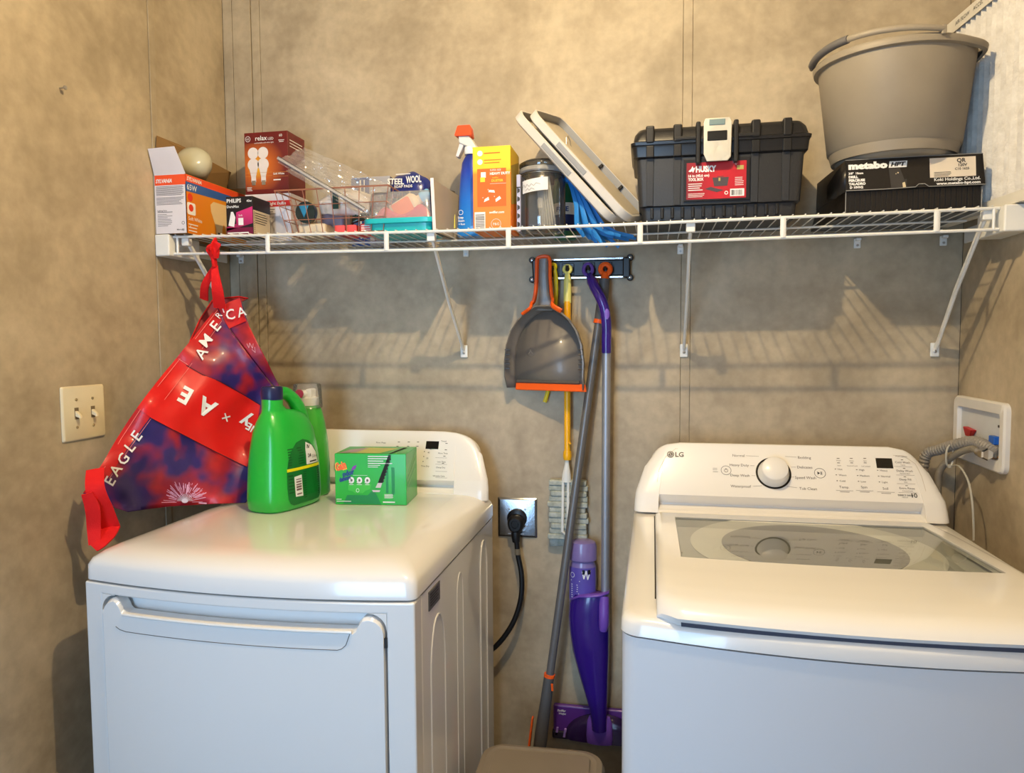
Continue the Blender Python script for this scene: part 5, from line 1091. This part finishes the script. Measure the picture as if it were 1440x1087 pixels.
# cleaning liquid bottle
bt = M(); bt.lathe([(.030, .66), (.036, .67), (.037, .75), (.036, .785), (.031, .80), (.038, .806), (.038, .84), (.034, .852), (.026, .856), (.002, .857)], (.136, -.05, 0), 32, sy=.8); LB = bt.build('liquid_bottle', mat('bottle_lavender', (126, 110, 168), .3, coat=.4), t)
def cl(a, b, h): q = (a-.136)/.037; return V((.136+(.0372+h)*math.sin(q), -.05-(.0372+h)*.8*math.cos(q), b))
g = M(); g.grid(lambda a, b: cl(.095+.085*a, .70+.088*b, .0004), 16, 3); g.build('bottle_label', mat('label_violet', (92, 78, 170), .4), LB)
deco(LB, WPRINT, lines(.106, .130, .705, .745, 7, .3)+[('l', [(.138, .780), (.142, .760), (.148, .782), (.152, .758), (.160, .782)], .003), ('r', .104, .752, .132, .754), ('o', .110, .768, .007, .0012)], cl, 3, 'label_print', h=.0012)
deco(LB, BLACK, [('r', .138, .772, .144, .784), ('r', .152, .772, .160, .784)], cl, 4, 'label_print', h=.0016)
# mop head hanging vertical
M().box(.052, .318, -.028, -.012, .300, .384).build('mop_head', mat('head_purple', (92, 46, 140), .4, coat=.3), t, bevel=.006, seg=3)
M().box(.050, .320, -.034, -.010, .290, .312).build('mop_pad', mat('pad_dark', (30, 22, 46), .7), t, bevel=.004)
M().loft([[V((.188+ (w_)*math.cos(a), y, .298+h_*math.sin(a))) for a in [math.pi*i/20 for i in range(21)]] for w_, h_, y in ((.104, .074, -.029), (.100, .070, -.040), (.085, .058, -.048), (.05, .034, -.052))]).build('head_dome', mat('dome_violet', (40, 22, 70), .2, coat=.6), t, smooth=50)
M().loft([ms(.182, .034, .010, .300, -.052), ms(.182, .036, .014, .32, -.054), ms(.182, .034, .014, .36, -.054), ms(.182, .028, .010, .375, -.05)]).build('swivel_joint', PU2, t, smooth=50)
M().hexa([(.058, -.034, .300), (.066, -.034, .300), (.066, -.028, .300), (.058, -.028, .300)], [(.062, -.034, .322), (.068, -.034, .322), (.068, -.028, .322), (.062, -.028, .322)]).build('pad_gripper', mat('lilac_light', (150, 120, 196), .4), t, bevel=.001)
M().hexa([(.080, -.036, .297), (.092, -.036, .297), (.092, -.028, .297), (.080, -.028, .297)], [(.084, -.036, .320), (.090, -.036, .320), (.090, -.028, .320), (.084, -.028, .320)]).build('pad_gripper', MATS['lilac_light'], t, bevel=.001)
deco(t, WPRINT, [('t', 'Swiffer', .064, .366, .006, {'bold': .03, 'sh': .2}), ('t', 'WetJet', .068, .358, .005, {'bold': .03, 'sh': .2}), ('t', 'Swiffer', .262, .366, .006, {'bold': .03, 'sh': .2}), ('t', 'WetJet', .266, .358, .005, {'bold': .03, 'sh': .2})], front(-.028), 1, 'lettering')

# washer water box recessed in the right wall, hoses
t = thing('water_supply_box', 'white plastic water supply box recessed in the right wall', 'wall box', (XR, -.14, 1.17))
PB = mat('box_plastic', (224, 220, 214), .4)
oy0, oy1, oz0, oz1 = -.268, -.008, 1.098, 1.250; iy0, iy1, iz0, iz1 = -.244, -.032, 1.126, 1.224
def rx(y0, y1, z0, z1, r, x): return [V((x, a, b)) for a, b in rrect(y0, y1, z0, z1, r, 5)]
M().loft([rx(oy0, oy1, oz0, oz1, .018, XR), rx(oy0, oy1, oz0, oz1, .018, XR-.009), rx(oy0+.004, oy1-.004, oz0+.004, oz1-.004, .015, XR-.013), rx(iy0-.002, iy1+.002, iz0-.002, iz1+.002, .008, XR-.012), rx(iy0, iy1, iz0, iz1, .008, XR-.008), rx(iy0, iy1, iz0, iz1, .008, XR-.0005)], cap=False).build('box_frame', PB, t, smooth=45)
M().box(XR-.0028, XR-.0008, iy0, iy1, iz0, iz1).build('box_back', mat('box_shade', (206, 208, 210), .5), t, smooth=0)
M().hexa([(XR-.011, -.100, 1.158), (XR-.003, -.100, 1.158), (XR-.003, -.075, 1.158), (XR-.011, -.075, 1.158)], [(XR-.016, -.118, 1.176), (XR-.003, -.118, 1.176), (XR-.003, -.072, 1.180), (XR-.016, -.072, 1.180)]).build('hot_valve_handle', mat('valve_red', (196, 24, 30), .4), t, bevel=.002)
M().box(XR-.016, XR-.003, -.232, -.206, 1.158, 1.176).build('cold_valve_handle', mat('valve_blue', (34, 96, 190), .4), t, bevel=.002)
M().tube([(XR-.004, -.224, 1.136), (XR-.020, -.224, 1.136)], .009, 12).build('valve_body', mat('brass', (170, 120, 70), .35, metal=.9), t)
M().box(XR-.005, XR-.003, -.228, -.222, 1.195, 1.200).build('box_hole', INK, t)
ws_ = M  # hoses
t = thing('drain_hose', 'ribbed grey drain hose running from behind the washer into the supply box', 'hose', (1.0, -.05, 1.12))
hp_ = spline([(.972, -.045, .90), (.966, -.040, 1.03), at(1302, 641, -.045), at(1322, 632, -.075), at(1345, 625, -.115), at(1370, 621, -.165), V((1.036, -.215, 1.150)), V((1.048, -.235, 1.140))], 84)
M().tube(hp_, [.0132 if i % 2 else .0112 for i in range(len(hp_))], 14).build('ribbed_tube', mat('hose_grey', (140, 134, 126), .5), t, smooth=0)
t = thing('supply_hose', 'braided water hose with a chrome nut screwed to the supply box', 'hose', (1.0, -.08, 1.1))
sp_ = spline([(.995, -.062, .90), (.992, -.066, 1.02), at(1321, 664, -.075), at(1334, 647, -.10), at(1350, 636, -.135), at(1366, 631, -.168), (1.020, -.190, 1.141), (1.0205, -.205, 1.139)], 60)
M().tube(sp_, .0078, 12).build('braided_tube', mat('braid_grey', (168, 160, 146), .35, metal=.4, bump=(900, .8)), t)
M().tube([(1.020, -.203, 1.138), (1.0215, -.218, 1.138)], .0088, 14).build('crimp_sleeve', CHROME, t)
M().tube([(1.0215, -.218, 1.138), (1.0225, -.222, 1.138), (1.0235, -.238, 1.138), (1.024, -.242, 1.138)], [.0115, .0135, .0135, .0115], 6).build('hose_nut', CHROME, t, smooth=20)
t = thing('zip_tie', 'white zip tie around the two hoses with its long tail hanging down', 'cable tie', (.999, -.11, 1.12))
ZT = film('tie_nylon', (226, 222, 208), .1, .65, .3); cz = at(1334, 641, -.108)
M().tube([cz+V((.010*math.cos(a), -.006+.006*math.cos(a), .026*math.sin(a))) for a in [2*math.pi*i/24 for i in range(24)]], .0022, 6, close=True).build('tie_loop', ZT, t)
M().box(cz.x-.006, cz.x+.001, cz.y-.018, cz.y-.010, cz.z-.026, cz.z-.018).build('tie_head', ZT, t, bevel=.001)
M().tube(spline([cz+V((-.002, -.014, -.024)), at(1348, 655, -.150), at(1361, 675, -.19), at(1367, 705, -.215), at(1369, 740, -.225), at(1369, 760, -.228)], 24), .0024, 6, flat=.5).build('tie_tail', ZT, t)

# ---------------------------------------------------------------- bin between the machines
t = thing('waste_bin', 'taupe plastic bin with a closed lid between dryer and washer', 'bin', (.080, -.50, 0))
BN = mat('bin_taupe', (122, 112, 98), .5); BN2 = mat('bin_lid_taupe', (134, 122, 106), .45)
bt_ = math.radians(2)
def br(x0, x1, y0, y1, r, z): 
    out = []
    for a, b in rrect(x0, x1, y0, y1, r, 6):
        dx, dy = a-.080, b+.50; out.append(V((.080+dx*math.cos(bt_)-dy*math.sin(bt_), -.50+dx*math.sin(bt_)+dy*math.cos(bt_), z)))
    return out
M().loft([br(-.030, .190, -.62, -.40, .03, 0), br(-.052, .212, -.655, -.355, .04, .415)]).build('bin_body', BN, t, bevel=.004)
M().loft([br(-.060, .220, -.665, -.340, .05, .412), br(-.062, .222, -.667, -.338, .052, .430), br(-.056, .216, -.66, -.345, .05, .446), br(-.044, .204, -.648, -.358, .04, .4495), br(-.036, .196, -.64, -.366, .035, .4455), br(-.034, .194, -.638, -.368, .034, .4455)]).build('bin_lid', BN2, t, smooth=35)
M().loft([br(-.030, .190, -.634, -.372, .012, .4450), br(-.028, .188, -.632, -.374, .012, .4505), br(-.024, .184, -.628, -.378, .011, .4510)]).build('lid_flap', BN2, t, smooth=35)

# ---------------------------------------------------------------- on the dryer
TOPZ = .9865
# green detergent jug
t = thing('detergent_jug', 'large bright green detergent jug with a moulded handle and navy cap', 'bottle', (-.572, -.33, TOPZ), rz=math.radians(-12))
GN = mat('jug_green', (34, 178, 58), .3, coat=.35, noise=(3, .02)); NV = mat('cap_navy', (28, 34, 78), .35)
# local: y forward (towards the camera) is -y; jug long axis along y, thickness along x
def side(yf, yb, w_, z, e=3.2, n=36):
    out = []; cy, hy_ = (yf+yb)/2, (yb-yf)/2
    for i in range(n):
        a = 2*math.pi*i/n; c_, s_ = math.cos(a), math.sin(a)
        out.append(V((w_*math.copysign(abs(c_)**(2/e), c_), cy+hy_*math.copysign(abs(s_)**(2/e), s_), z)))
    return out
M().loft([side(-.086, .090, .052, 0), side(-.092, .096, .0575, .006), side(-.094, .098, .0595, .03), side(-.092, .097, .0585, .07), side(-.088, .094, .056, .12), side(-.083, .088, .052, .155), side(-.078, .083, .046, .188), side(-.073, .074, .040, .212, 2.6), side(-.067, .060, .033, .226, 2.4), side(-.063, .036, .027, .235, 2.2), side(-.061, .004, .0255, .240, 2), side(-.060, -.010, .0245, .250, 2), side(-.060, -.010, .024, .268, 2)]).build('jug_body', GN, t, local=True, smooth=60)
hpts = spline([(0, -.034, .262), (0, -.014, .277), (0, .010, .277), (0, .036, .261), (0, .055, .238), (0, .066, .212), (0, .072, .18)], 36)
M().tube(hpts, [.0130+.008*i/36 for i in range(37)], 14, flat=1, up=(1, 0, 0)).build('jug_handle', GN, t, local=True, smooth=60)
M().lathe([(.0245, .264), (.0255, .268), (.0255, .292), (.023, .296), (.002, .296)], (0, -.035, 0), 36).build('cap', NV, t, local=True)
lw = lambda b: .054-.028*max(0, b-.155)
def jf(a, b, h):       # right face of the jug: a along its length, b up
    z = b; w_ = .0575+.002*z/.03 if z < .03 else (.0595-.0035*(z-.03)/.09 if z < .12 else .056-.010*(max(0, z-.12)/.068)**1.3)
    e = 3.2; yf, yb = (-.094, .098) if z < .1 else (-.090+.010*(z-.1)/.06, .095-.010*(z-.1)/.06); cy, hy_ = (yf+yb)/2, (yb-yf)/2
    q = max(-.999, min(.999, (a-cy)/hy_)); x = w_*(1-abs(q)**e)**(1/e)
    return V((x+h, a, z))
LG_ = mat('label_dark_green', (14, 112, 44), .4)
lab = [(-.052, .03), (-.046, .018), (-.035, .012), (.060, .012), (.068, .02), (.070, .06), (.068, .085), (.062, .115), (.050, .142), (.032, .160), (.010, .166), (-.015, .160), (-.035, .142), (-.047, .118), (-.053, .09), (-.054, .055)]
fillgrid([(a, b) for a, b in lab], jf, .0008, 3).build('back_label', LG_, t, local=True, smooth=0, fix=False)
fillgrid([(-.053, .094), (.068, .094), (.066, .101), (-.0525, .101)], jf, .0014, 3).build('yellow_stripe', mat('stripe_yellow', (236, 228, 20), .4), t, local=True, smooth=0, fix=False)
fillgrid([(.014, .103), (.062, .103), (.055, .128), (.040, .148), (.018, .158), (.014, .14)], jf, .0014, 3).build('white_panel', WPRINT, t, local=True, smooth=0, fix=False)
fillgrid([(-.030, .032), (-.004, .030), (-.006, .082), (-.032, .080)], jf, .0014, 2).build('barcode_panel', WPRINT, t, local=True, smooth=0, fix=False)
deco(t, mat('barcode_grey', (120, 90, 96), .5), bars(-.027, -.009, .046, .078, 5, False)+[('r', -.026, .036, -.009, .039)], jf, 1, 'barcode', True, h=.0022)
deco(t, mat('label_lines', (8, 76, 30), .5), lines(0, .064, .022, .090, 12, .35, .1)+lines(-.046, .008, .106, .15, 7, .35, .2)+lines(-.050, -.034, .04, .088, 6, .35, .1), jf, 1, 'small_print', True, h=.0016)
deco(t, INK, [('l', [(.020, .142), (.022, .152), (.026, .142), (.03, .150)], .002), ('t', '24', .020, .120, .009, {'bold': .02}), ('t', '5.8 oz', .036, .117, .007), ('r', .026, .107, .054, .110)], jf, 1, 'lettering', True, h=.0022)
# booster bottle behind
t = thing('scent_bottle', 'green bottle with a clear cap and magenta button behind the detergent jug', 'bottle', (-.535, -.205, TOPZ))
sc = (-.577, -.190, TOPZ)
M().lathe([(.050, 0), (.055, .006), (.0555, .08), (.052, .14), (.045, .19), (.0375, .222), (.034, .232), (.030, .236)], sc, 40, sy=.85).build('bottle_body', mat('bottle_lime', (60, 176, 62), .28, coat=.4, noise=(3, .02)), t, smooth=60)
M().lathe([(.028, .236), (.029, .256), (.022, .258), (.020, .270), (.012, .272)], sc, 28).build('spray_collar', WPRINT, t)
M().tube([(sc[0], sc[1]-.01, sc[2]+.266), (sc[0]-.002, sc[1]-.034, sc[2]+.268)], [.011, .010], 12).build('spray_head', WPRINT, t); M().box(sc[0]+.004, sc[0]+.020, sc[1]-.02, sc[1]+.012, sc[2]+.255, sc[2]+.280).build('spray_lever', WPRINT, t, bevel=.004)
M().lathe([(.0115, 0), (.0115, .004), (.002, .005)], (sc[0]-.004, sc[1]-.034, sc[2]+.268), 20, 'Y').build('nozzle_button', mat('magenta_dark', (170, 60, 92), .3), t)
M().lathe([(.0385, .230), (.0385, .234), (.037, .26), (.0355, .290), (.033, .2925), (.001, .293)], sc, 40).build('clear_cap', film('cap_clear', (252, 252, 252), .0, .13, .15), t, smooth=50)
# dryer sheet box
t = thing('dryer_sheet_box', 'green box of dryer sheets with a torn corner standing on the dryer', 'box', (-.452, -.300, TOPZ), rz=math.radians(6.5))
W_, D_, H_ = .179, .122, .127
GB = mat('box_green', (26, 172, 44), .35, coat=.25, noise=(3, .02))
M().hexa([(0, 0, 0), (W_, 0, 0), (W_, D_, 0), (0, D_, 0)], [(0, 0, H_), (W_, 0, H_), (W_, D_, H_), (0, D_, H_)]).build('carton', GB, t, local=True, bevel=.0012)
BF = lambda a, b, h: V((a, -h, b*1.2)); BTp = lambda a, b, h: V((a, b, H_+h)); BS = lambda a, b, h: V((W_+h, a, b*1.2))
deco(t, mat('green_deep', (10, 132, 64), .4), [('p', [(.020, .002), (.115, .002), (.105, .020), (.096, .032), (.082, .020), (.030, .020)]), ('r', .128, .025, .134, .085), ('r', .142, .022, .150, .078)], BF, 1, 'dark_green_art', True)
deco(t, mat('green_lighter', (60, 190, 60), .4), [('p', [(.033, .043), (.033, .030), (.044, .028), (.050, .024), (.070, .024), (.076, .029), (.088, .033), (.092, .043)])], BF, 2, 'light_green_panel', True)
deco(t, mat('torn_dark', (16, 20, 16), .7), [('p', [(.142, .104), (.136, .104), (.108, .046), (.120, .046)])], BF, 3, 'torn_opening', True)
deco(t, INK, [('p', [(.136+.0, .104), (.142, .104), (.139, .09)])]+[('p', [(.1395-k*.0026, .098-k*.0065), (.1425-k*.0026, .095-k*.0065), (.1385-k*.0026, .092-k*.0065)]) for k in range(8)], BF, 4, 'torn_teeth', True)
deco(t, mat('torn_paper', (208, 200, 206), .7), [('p', [(.108, .046), (.119, .046), (.115, .036), (.102, .036)]), ('p', [(.093, .031), (.114, .031), (.112, .027), (.096, .027)])], BF, 4, 'torn_paper', True)
deco(t, mat('gain_outline', (250, 190, 60), .4), [('t', 'Gain', .003, .068, .017, {'bold': .08, 'w': .029, 'rot': 16})], BF, 2, 'logo_outline', True)
deco(t, mat('gain_orange', (240, 96, 24), .4), [('t', 'Gain', .0045, .0695, .0155, {'bold': .045, 'w': .027, 'rot': 16})], BF, 3, 'logo', True)
deco(t, mat('gain_blue', (20, 50, 130), .4), [('t', 'odor', .020, .058, .0105, {'bold': .05, 'rot': 12}), ('t', 'defense', .012, .047, .009, {'bold': .05, 'rot': 14, 'w': .030})], BF, 3, 'lettering', True)
deco(t, mat('feather_purple', (120, 50, 160), .4), [('p', [(.040, .070), (.046, .080), (.056, .083), (.052, .074)])], BF, 3, 'feather_print', True)
it = [('c', .042, .051, .0068), ('p', [(.034, .046), (.040, .044), (.044, .050)]), ('c', .062, .051, .0068), ('p', [(.054, .046), (.060, .044), (.064, .050)]), ('c', .082, .051, .0068), ('p', [(.074, .046), (.080, .044), (.084, .050)]), ('r', .036, .0415, .047, .0425), ('r', .055, .0415, .068, .0425), ('r', .076, .0415, .087, .0425), ('r', .046, .061, .082, .0615), ('o', .057, .030, .004, .0009)]
it += lines(.084, .150, .084, .103, 4, .35, .5)+lines(.084, .115, .077, .084, 2, .3, .2)+lines(.124, .146, .014, .023, 5, .5, .1)+[('r', .120, .005, .150, .0075), ('r', .003, .0105, .016, .0118), ('r', .003, .0065, .040, .0078)]
deco(t, WPRINT, it, BF, 3, 'small_print', True)
deco(t, GREYINK, [('c', .042, .051, .0028), ('c', .062, .051, .0028), ('c', .082, .051, .0028)], BF, 4, 'icon_marks', True)
deco(t, mat('top_art', (196, 196, 110), .45), [('p', [(.035, .01), (.11, .01), (.14, .09), (.05, .10)])], BTp, 1, 'top_picture', True); deco(t, mat('top_lilac', (176, 156, 168), .5), [('p', [(.008, .004), (.05, .02), (.06, .1), (.02, .06)])], BTp, 2, 'top_picture', True)
deco(t, MATS['torn_dark'], [('p', [(.136, 0), (.142, 0), (.160, .10), (.150, .10)])], BTp, 2, 'torn_opening', True)
deco(t, mat('side_light', (120, 190, 110), .45), [('p', [(.01, .045), (.10, .075), (.10, .081), (.01, .051)]), ('p', [(.01, .034), (.10, .060), (.10, .063), (.01, .037)]), ('p', [(.02, .060), (.10, .090), (.10, .093), (.02, .063)])], BS, 1, 'side_stripes', True)

# ---------------------------------------------------------------- printed shopping bag hung from the shelf, resting on the dryer
t = thing('shopping_bag', 'large red and navy printed shopping bag tied to the shelf and resting on the dryer', 'bag', (-.78, -.33, 1.0))
CP = [(305, 432, -.270), (336, 419, -.210), (248, 504, -.365), (193, 574, -.495), (140, 658, -.615), (117, 694, -.655), (161, 714, -.565), (180, 719, -.51), (239, 711, -.400), (290, 709, -.37), (345, 707, -.340), (398, 559, -.190), (384, 600, -.20), (368, 690, -.27)]
def bag_y(u, v):
    n0 = d0 = 0
    for a, b, y in CP:
        w_ = 1/((u-a)**2+(v-b)**2+900)**1.2; n0 += w_*y; d0 += w_
    return n0/d0
def crk(u, v):
    return .0022*math.sin(u*.11+v*.05+1.5*math.sin(v*.045))+.0016*math.sin(v*.13-u*.07)+.0012*abs(math.sin((u+v)*.045))+.004*math.sin(u*.028-v*.019)
def bf(u, v, h):      # (u, -v) frame so that up is up
    p = at(u, -v, bag_y(u, -v)); n_ = V((.55, -.80, .2)).normalized()
    p = p+n_*(h+crk(u, -v)); p.x = max(p.x, XL+.006+h); return p
N_ = lambda pts: [(a, -b) for a, b in pts]
galaxy = noise_mat('bag_print', [(.30, (22, 22, 92)), (.42, (48, 30, 100)), (.5, (150, 24, 48)), (.60, (206, 36, 34)), (.72, (170, 30, 90))], 5.5, .42, detail=3, coat=.12, dist=.2, fine=(40, .12))
RED = mat('bag_red', (222, 26, 24), .42, coat=.12, noise=(9, .10)); HEM = mat('bag_hem', (198, 24, 30), .42, coat=.12, noise=(18, .18)); STR = mat('strap_red', (226, 16, 18), .8, bump=(500, .4))
front_poly = [(305, 432), (322, 462), (350, 500), (372, 528), (390, 553), (384, 600), (366, 690), (345, 707), (290, 709), (239, 712), (200, 717), (180, 720), (161, 714), (150, 700), (146, 680), (117, 694), (140, 658), (165, 615), (193, 574), (220, 538), (248, 504), (278, 466)]
front_poly = [p for p in front_poly if p not in ((146, 680),)]
fillgrid(N_(front_poly), bf, 0, 4).build('front_panel', galaxy, t, smooth=60, fix=False, solid=.0015)
fillgrid(N_([(305, 432), (278, 466), (248, 504), (220, 538), (193, 574), (165, 615), (140, 658), (117, 694), (136, 690), (152, 672), (180, 630), (207, 593), (232, 558), (262, 518), (290, 478), (312, 450)]), bf, .0025, 3).build('hem_band', HEM, t, smooth=60, fix=False)
fillgrid(N_([(248, 504), (193, 574), (213, 588), (250, 608), (300, 634), (347, 657), (352, 640), (358, 610), (366, 570), (340, 554), (308, 536), (285, 527), (264, 515)]), bf, .0042, 3).build('centre_band', RED, t, smooth=60, fix=False)
# right-hand side panel and back panel
def sf(u, v, h):
    return bf(u, v, h-.004-.0006*max(0, u-300))
fillgrid(N_([(304, 434), (320, 425), (336, 419), (342, 440), (349, 460), (366, 494), (383, 527), (392, 545), (398, 559), (372, 530), (350, 502), (325, 468)]), lambda a, b, h: bf(a, b, h)+V((.0, .006, 0)), 0, 3).build('side_panel', galaxy, t, smooth=60, fix=False, solid=.0015)
fillgrid(N_([(303, 436), (320, 426), (336, 420), (341, 440), (345, 452), (330, 458), (318, 464), (310, 450)]), lambda a, b, h: bf(a, b, h)+V((.0, .004, 0)), .002, 2).build('hem_band', HEM, t, smooth=60, fix=False)
back = [(284, 421), (300, 418), (322, 416), (336, 419), (305, 436), (278, 468), (248, 506), (238, 516), (243, 500), (252, 478), (266, 448)]
fillgrid(N_(back), lambda a, b, h: bf(a, b, h)+V((-.004, .050, 0)), 0, 3).build('back_panel', mat('bag_inside', (132, 14, 20), .5), t, smooth=60, fix=False, solid=.0015)
M().tube([bf(u, -v, .002)+V((-.004, .050, 0)) for u, v in ((243, 502), (252, 478), (266, 448), (284, 421), (300, 418), (322, 416), (336, 419))], .0013, 5).build('edge_binding', STR, t)
TW_ = mat('stitch_pink', (236, 130, 120), .7)
deco(t, TW_, [('l', N_([(306, 437), (279, 471), (251, 508), (223, 543), (197, 578), (170, 618), (146, 660), (130, 688)]), .7), ('l', N_([(312, 452), (291, 481), (263, 521), (233, 561), (208, 596), (181, 633), (154, 673)]), .6), ('l', N_([(251, 505), (264, 513)]), .8)], bf, 1, 'stitching', h=.0062)
# seams between the printed bands
SE = mat('seam_dark', (40, 10, 30), .6)
deco(t, SE, [('l', N_([(262, 514), (285, 527), (308, 536), (340, 554), (366, 570)]), .9), ('l', N_([(211, 588), (250, 608), (300, 634), (347, 657)]), .9)], bf, 1, 'band_seam', h=.0058)
def T(s_, u, v, cap, rot, **k): d = dict(rot=rot, al='c'); d.update(k); return ('t', s_, u, -v, cap, d)
its = []
for ch, u, v, r in (('E', 160.5, 676, 60), ('A', 168, 661, 57), ('G', 178.5, 646, 54), ('L', 188, 629, 51), ('E', 197.5, 613.5, 53), ('A', 288, 497, 55), ('M', 294, 480, 50), ('E', 307.5, 460, 50)):
    a = math.radians(r); its.append(T(ch, u+1, v+4, 15.5, r, bold=.012))
for ch, u, v, r, c_ in (('C', 325, 450, 12, 14), ('A', 341, 446, 16, 13)): its.append(T(ch, u, v, c_, r, bold=.01))
its += [T('E', 263.5, 552, 25, 214-180+180-30, bold=.02), T('A', 283, 563, 27, 180+-20+8-22+0, bold=.02)] if False else []
its += [T('R', 311, 447, 9, 50), T('I', 315, 441, 11, 20)]
for q_ in its: deco(t, WPRINT, [q_], bf, 1, 'letter', h=.0075)
# band lettering reads from lower right to upper left
r = 151
for q_ in [T('E', 266, 547, 23, r, bold=.035), T('A', 296, 563.5, 24, r, bold=.035), T('×', 322, 580, 17, r), T('y', 348, 586, 19, r, bold=.03), T('E', 352, 596, 10, r, bold=.03), T('N', 360, 601, 10, r, bold=.02), T('S', 368, 606, 10, r, bold=.02)]: deco(t, WPRINT, [q_], bf, 1, 'letter', h=.0075)
deco(t, mat('script_pink', (222, 150, 160), .5), [('l', N_([(345, 484), (348, 490), (349, 483), (353, 491), (354, 484)]), 1.0), ('l', N_([(352, 492), (357, 497), (356, 489)]), .9)], lambda a, b, h: bf(a, b, h)+V((0, .006, 0)), 1, 'script_lettering', h=.004)
rb = random.Random(2); fw = []
for k in range(78):
    a = math.pi*(-.12+1.24*rb.random()); r0_ = 8+14*rb.random(); r1_ = 22+12*rb.random()
    cx, cy = 260, 706
    q = lambda r_: (cx+r_*math.cos(a), -(cy-r_*.92*math.sin(a)))
    if cy-r1_*.92*math.sin(a) > 709: continue
    fw.append(('l', [q(r0_), q(r1_)], .55+.5*rb.random()))
deco(t, mat('spark_pink', (238, 176, 200), .5), fw, bf, 1, 'firework_print', h=.0015)
deco(t, mat('spark_white', (246, 230, 240), .5), [('c', 260, -704.5, 4.5, 2.8)]+[('l', [(260, -704), (260+11*math.cos(a), -704+10*math.sin(a))], .6) for a in [math.pi*i/14 for i in range(15)]], bf, 1, 'firework_print', h=.0019)
# straps: one knotted over the shelf rail, one hanging down at the left
def rib(nm, pts, w_, th=.0016, up=(0, 0, 1), n=30):
    P = spline(pts, n); ww = w_ if isinstance(w_, (list, tuple)) else [w_]*2
    k = len(P); g = M(); rings = []; prev = V(up)
    for i, p in enumerate(P):
        tt_ = (P[min(i+1, k-1)]-P[max(i-1, 0)]).normalized(); f = i/(k-1)*(len(ww)-1); j = min(int(f), len(ww)-2); wi = ww[j]+(ww[j+1]-ww[j])*(f-j)
        s_ = V(up).cross(tt_); s_ = s_.normalized() if s_.length > .05 else prev; prev = s_; nn = tt_.cross(s_)
        rings.append([p+s_*wi/2+nn*th, p+s_*0+nn*(th*1.8), p-s_*wi/2+nn*th, p-s_*wi/2-nn*th, p+s_*wi/2-nn*th])
    g.loft(rings); return g.build(nm, STR, t, smooth=40)
pa, pb, pk_ = at(287, 421, -.262), at(309, 433, -.275), at(302, 372, -.300)
rib('strap', [pa, at(289, 400, -.285), pk_+V((0, .006, 0))], [.022, .020, .012], up=(.3, -1, .1)); rib('strap', [pb, at(306, 410, -.298), at(303, 388, -.304), pk_], [.030, .028, .020, .012], up=(.3, -1, .1))
kc_ = at(300, 356, -.308)
M().tube(spline([pk_, at(295, 357, -.312), at(291, 351, -.318), at(297, 346, -.322), at(304, 349, -.318), at(301, 358, -.314)], 24), [.010, .011, .012, .011, .010]*5, 8, flat=.8).build('strap_knot', STR, t) if False else None
M().tube(spline([at(302, 374, -.303), at(300, 362, -.311), at(293, 350, -.316), at(299, 346, -.322), at(304, 352, -.319), at(303, 362, -.312)], 24), .0085, 8, flat=.7).build('strap_knot', STR, t)
rib('strap_loop', [at(300, 356, -.318), at(300, 348, -.324), at(304, 341, -.318), at(303, 342, -.296), at(300, 352, -.294), at(300, 362, -.302)], [.020, .024, .022, .020, .018], up=(1, 0, 0))
rib('strap_end', [at(301, 350, -.322), at(305, 344, -.327), at(307, 341, -.326)], [.022, .020, .014], up=(0, -1, 0))
CV = (.5, -.85, .1)
rib('strap', [at(134, 660, -.625), at(134, 688, -.650), at(146, 718, -.625), at(156, 742, -.600)], [.034, .036, .037, .036], up=CV)
rib('strap', [at(156, 741, -.602), at(150, 752, -.62), at(140, 762, -.640), at(131, 770, -.650)], [.040, .038, .034, .024], up=(.2, -.9, .5))
rib('strap', [at(122, 694, -.662), at(130, 715, -.650), at(132, 742, -.640), at(133, 766, -.645)], [.020, .028, .026, .022], up=CV)
